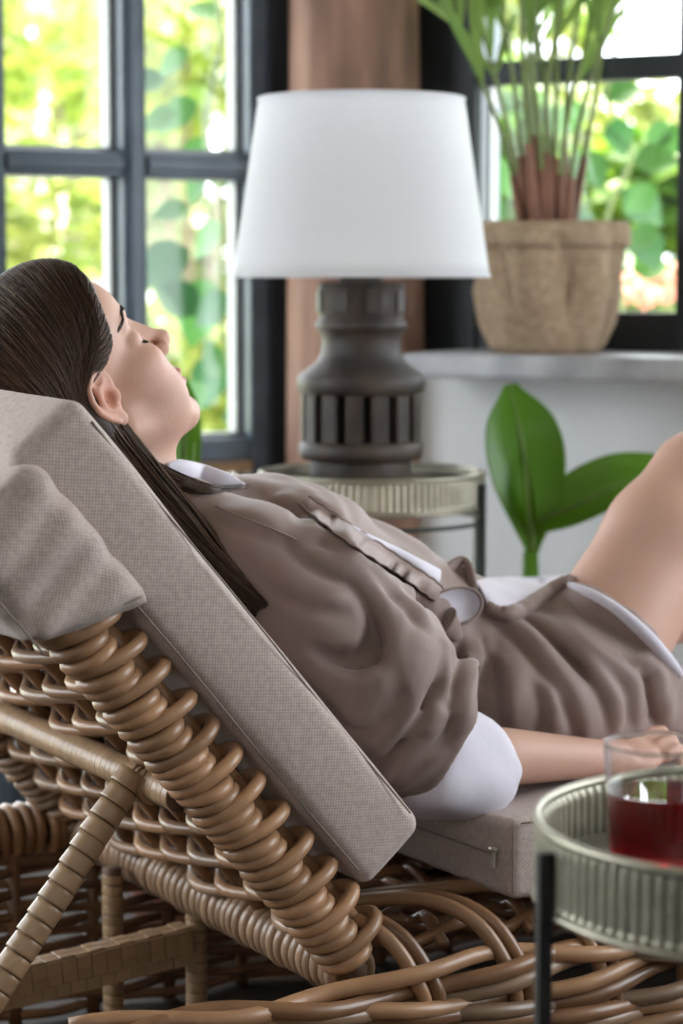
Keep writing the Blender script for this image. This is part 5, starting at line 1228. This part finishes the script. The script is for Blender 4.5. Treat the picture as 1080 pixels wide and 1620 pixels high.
loft('sleeve_cuff', [sec((690, 1112), (622, 1262), 0.050, 0.0), sec((696, 1098), (634, 1286), 0.062, 0.2), sec((706, 1098), (650, 1296), 0.068, 0.4), sec((735, 1116), (690, 1298), 0.066, 0.7), sec((768, 1134), (740, 1294), 0.062, 1.0), sec((788, 1156), (772, 1285), 0.056, 1.3), sec((798, 1172), (792, 1262), 0.050, 1.5), sec((799, 1178), (797, 1250), 0.044, 1.6), sec((792, 1180), (790, 1246), 0.040, 1.6), sec((760, 1178), (755, 1246), 0.038, 1.6)], M['lining'], do)

# placket, tie, turned-back lap and hem: taupe outside, pale inside
def along(px_list, n, field=None, out=0.0):
    P = march(field or dr, smooth_path([(a, b, 0) for a, b in px_list], n)[:, :2]); return P + np.array([-0.15, -0.75, 0.5]) * out
def gather(P, amp, f): t = np.linspace(0, 1, len(P)); return P + np.outer(amp * np.sin(t * f), [0.3, -0.5, 0.8])
def band(name, lower, upper, n, m, out, wave=0.0, thick=0.003, rows_n=4):
    lo = smooth_path([(a, b, 0) for a, b in lower], n)[:, :2]; up = smooth_path([(a, b, 0) for a, b in upper], n)[:, :2]; Gd = []
    for w in np.linspace(0, 1, rows_n):
        q = march(dr, lo * (1 - w) + up * w); bend = math.sin(math.pi * w); Gd.append(q + np.outer(out * (0.55 + 0.45 * bend) + wave * np.sin(np.arange(n) * 1.15) * (1 - 0.7 * bend), [-0.15, -0.75, 0.6]))
    return sheet(name, np.stack(Gd, 1), m, do, thick), Gd
pl_lo = [(470, 800), (505, 830), (548, 862), (590, 890), (632, 916), (668, 942), (688, 956)]; pl_up = [(486, 790), (520, 811), (558, 838), (602, 866), (642, 893), (680, 918), (700, 936)]
_, gd = band('placket', pl_lo, pl_up, 60, M['dress'], 0.008, 0.0012)
for q, nm in ((gd[0], 'lower_stitching'), (gd[-1], 'upper_stitching')): tube(nm, q + np.array([-0.1, -0.75, 0.6]) * 0.0022, 0.0011, M['stitch'], do, 6)
band('placket_lining', [(548, 836), (585, 856), (625, 880), (660, 902), (694, 926)], [(536, 824), (575, 846), (620, 866), (660, 886), (696, 904)], 30, M['lining'], 0.007)
# rolled tie end showing its pale inside
kc = march(dr, [(716, 962)])[0]; kx = lv(758, 958, kc[1]) - lv(674, 966, kc[1]); kz = lv(716, 935, kc[1]) - lv(716, 990, kc[1]); ka, kb = kx / 2, kz / 2; kn_ = np.array([-0.35, -0.80, 0.30]); kc = kc + kn_ * 0.012
def bowl(name, prof, m):
    V = []; Fc = []; n = 36
    for (q, d) in prof:
        for k in range(n): t = 2 * math.pi * k / n; V.append(kc + (ka * math.cos(t) + kb * math.sin(t) * (1 + 0.12 * math.cos(t))) * q + kn_ * d)
    for i in range(len(prof) - 1):
        for k in range(n): l = (k + 1) % n; Fc.append((i * n + k, i * n + l, (i + 1) * n + l, (i + 1) * n + k))
    return mesh(name, V, Fc, m, do)
bowl('tie_end', [(0.62, -0.028), (1.02, -0.018), (1.12, -0.006), (1.10, 0.004), (1.02, 0.006), (0.96, 0.002)], M['dress'])
bowl('tie_lining', [(0.97, 0.002), (0.90, -0.004), (0.70, -0.009), (0.35, -0.011), (0.01, -0.011)], M['lining'])
td = along([(700, 985), (716, 1002), (728, 1012)], 10, out=0.004); tube('tie_fold', td, np.linspace(0.022, 0.004, 10), M['dress'], do, 12, flat=0.7)
# pointed fold standing up beside the tie
v_ = float(kc[1]) + 0.05
pk_ = [lv(692, 912, v_), lv(712, 898, v_ + .01), lv(732, 887, v_ + .01), lv(742, 900, v_), lv(748, 935, v_ - 0.01)]
tube('standing_fold', smooth_path(pk_, 16), np.interp(np.linspace(0, 1, 16), [0, .3, .55, 1], [0.006, 0.009, 0.006, 0.010]), M['dress'], do, 10, flat=0.55)
g0 = smooth_path([lv(x, y, v_ + 0.01) for x, y in ((690, 918), (712, 906), (732, 893), (740, 910))], 8); g1 = np.array([p + np.array([0.004, -0.012, -0.040]) for p in g0]); sheet('fold_face', np.stack([g0, (g0 + g1) / 2, g1], 1), M['dress'], do, 0.003)
# lap turned open: pale inside with a rolled taupe edge
edge = [(768, 962), (790, 974), (818, 970), (850, 950), (880, 930), (906, 915)]
E1 = along(edge, 30, out=0.007); tube('rolled_edge', gather(E1, 0.0008, 60), np.interp(np.linspace(0, 1, 30), [0, .3, .8, 1], [0.007, 0.0105, 0.010, 0.005]), M['dress'], do, 12)
top = smooth_path([(748, 922, 0), (768, 917, 0), (800, 915, 0), (850, 915, 0), (903, 914, 0)], 30)[:, :2]; bot = smooth_path([(a, b, 0) for a, b in edge], 30)[:, :2]
rows_ = [march(dr, bot * (1 - w) + top * w) + np.array([-0.15, -0.75, 0.6]) * (0.004 + 0.006 * math.sin(math.pi * w)) for w in (0.0, 0.25, 0.5, 0.75, 1.0)]
sheet('lap_lining', np.stack(rows_ + [rows_[-1] + np.array([0.01, 0.05, -0.01])], 1), M['lining'], do, 0.003)
# hem over the thigh with its pale inside
hm = along([(886, 920), (926, 936), (976, 966), (1021, 1004), (1054, 1042), (1076, 1068)], 30, out=0.0)
tube('hem_lining', hm, np.interp(np.linspace(0, 1, 30), [0, .25, .8, 1], [0.002, 0.008, 0.009, 0.006]), M['lining'], do, 12, flat=0.8)
# collar lying open at the neck
co = along([(262, 742), (285, 744), (315, 750), (350, 762), (385, 772)], 24, cover, 0.004)
tube('collar', co, np.interp(np.linspace(0, 1, 24), [0, .2, .8, 1], [0.005, 0.011, 0.011, 0.004]), M['lining'], do, 12, flat=0.45)
# stitched shoulder seam
ss = along([(341, 801), (385, 820), (423, 834), (468, 854)], 20, out=0.001); tube('shoulder_seam', gather(ss, 0.0006, 60), 0.0014, M['stitch'], do, 6)
print('done', time.time() - T0)
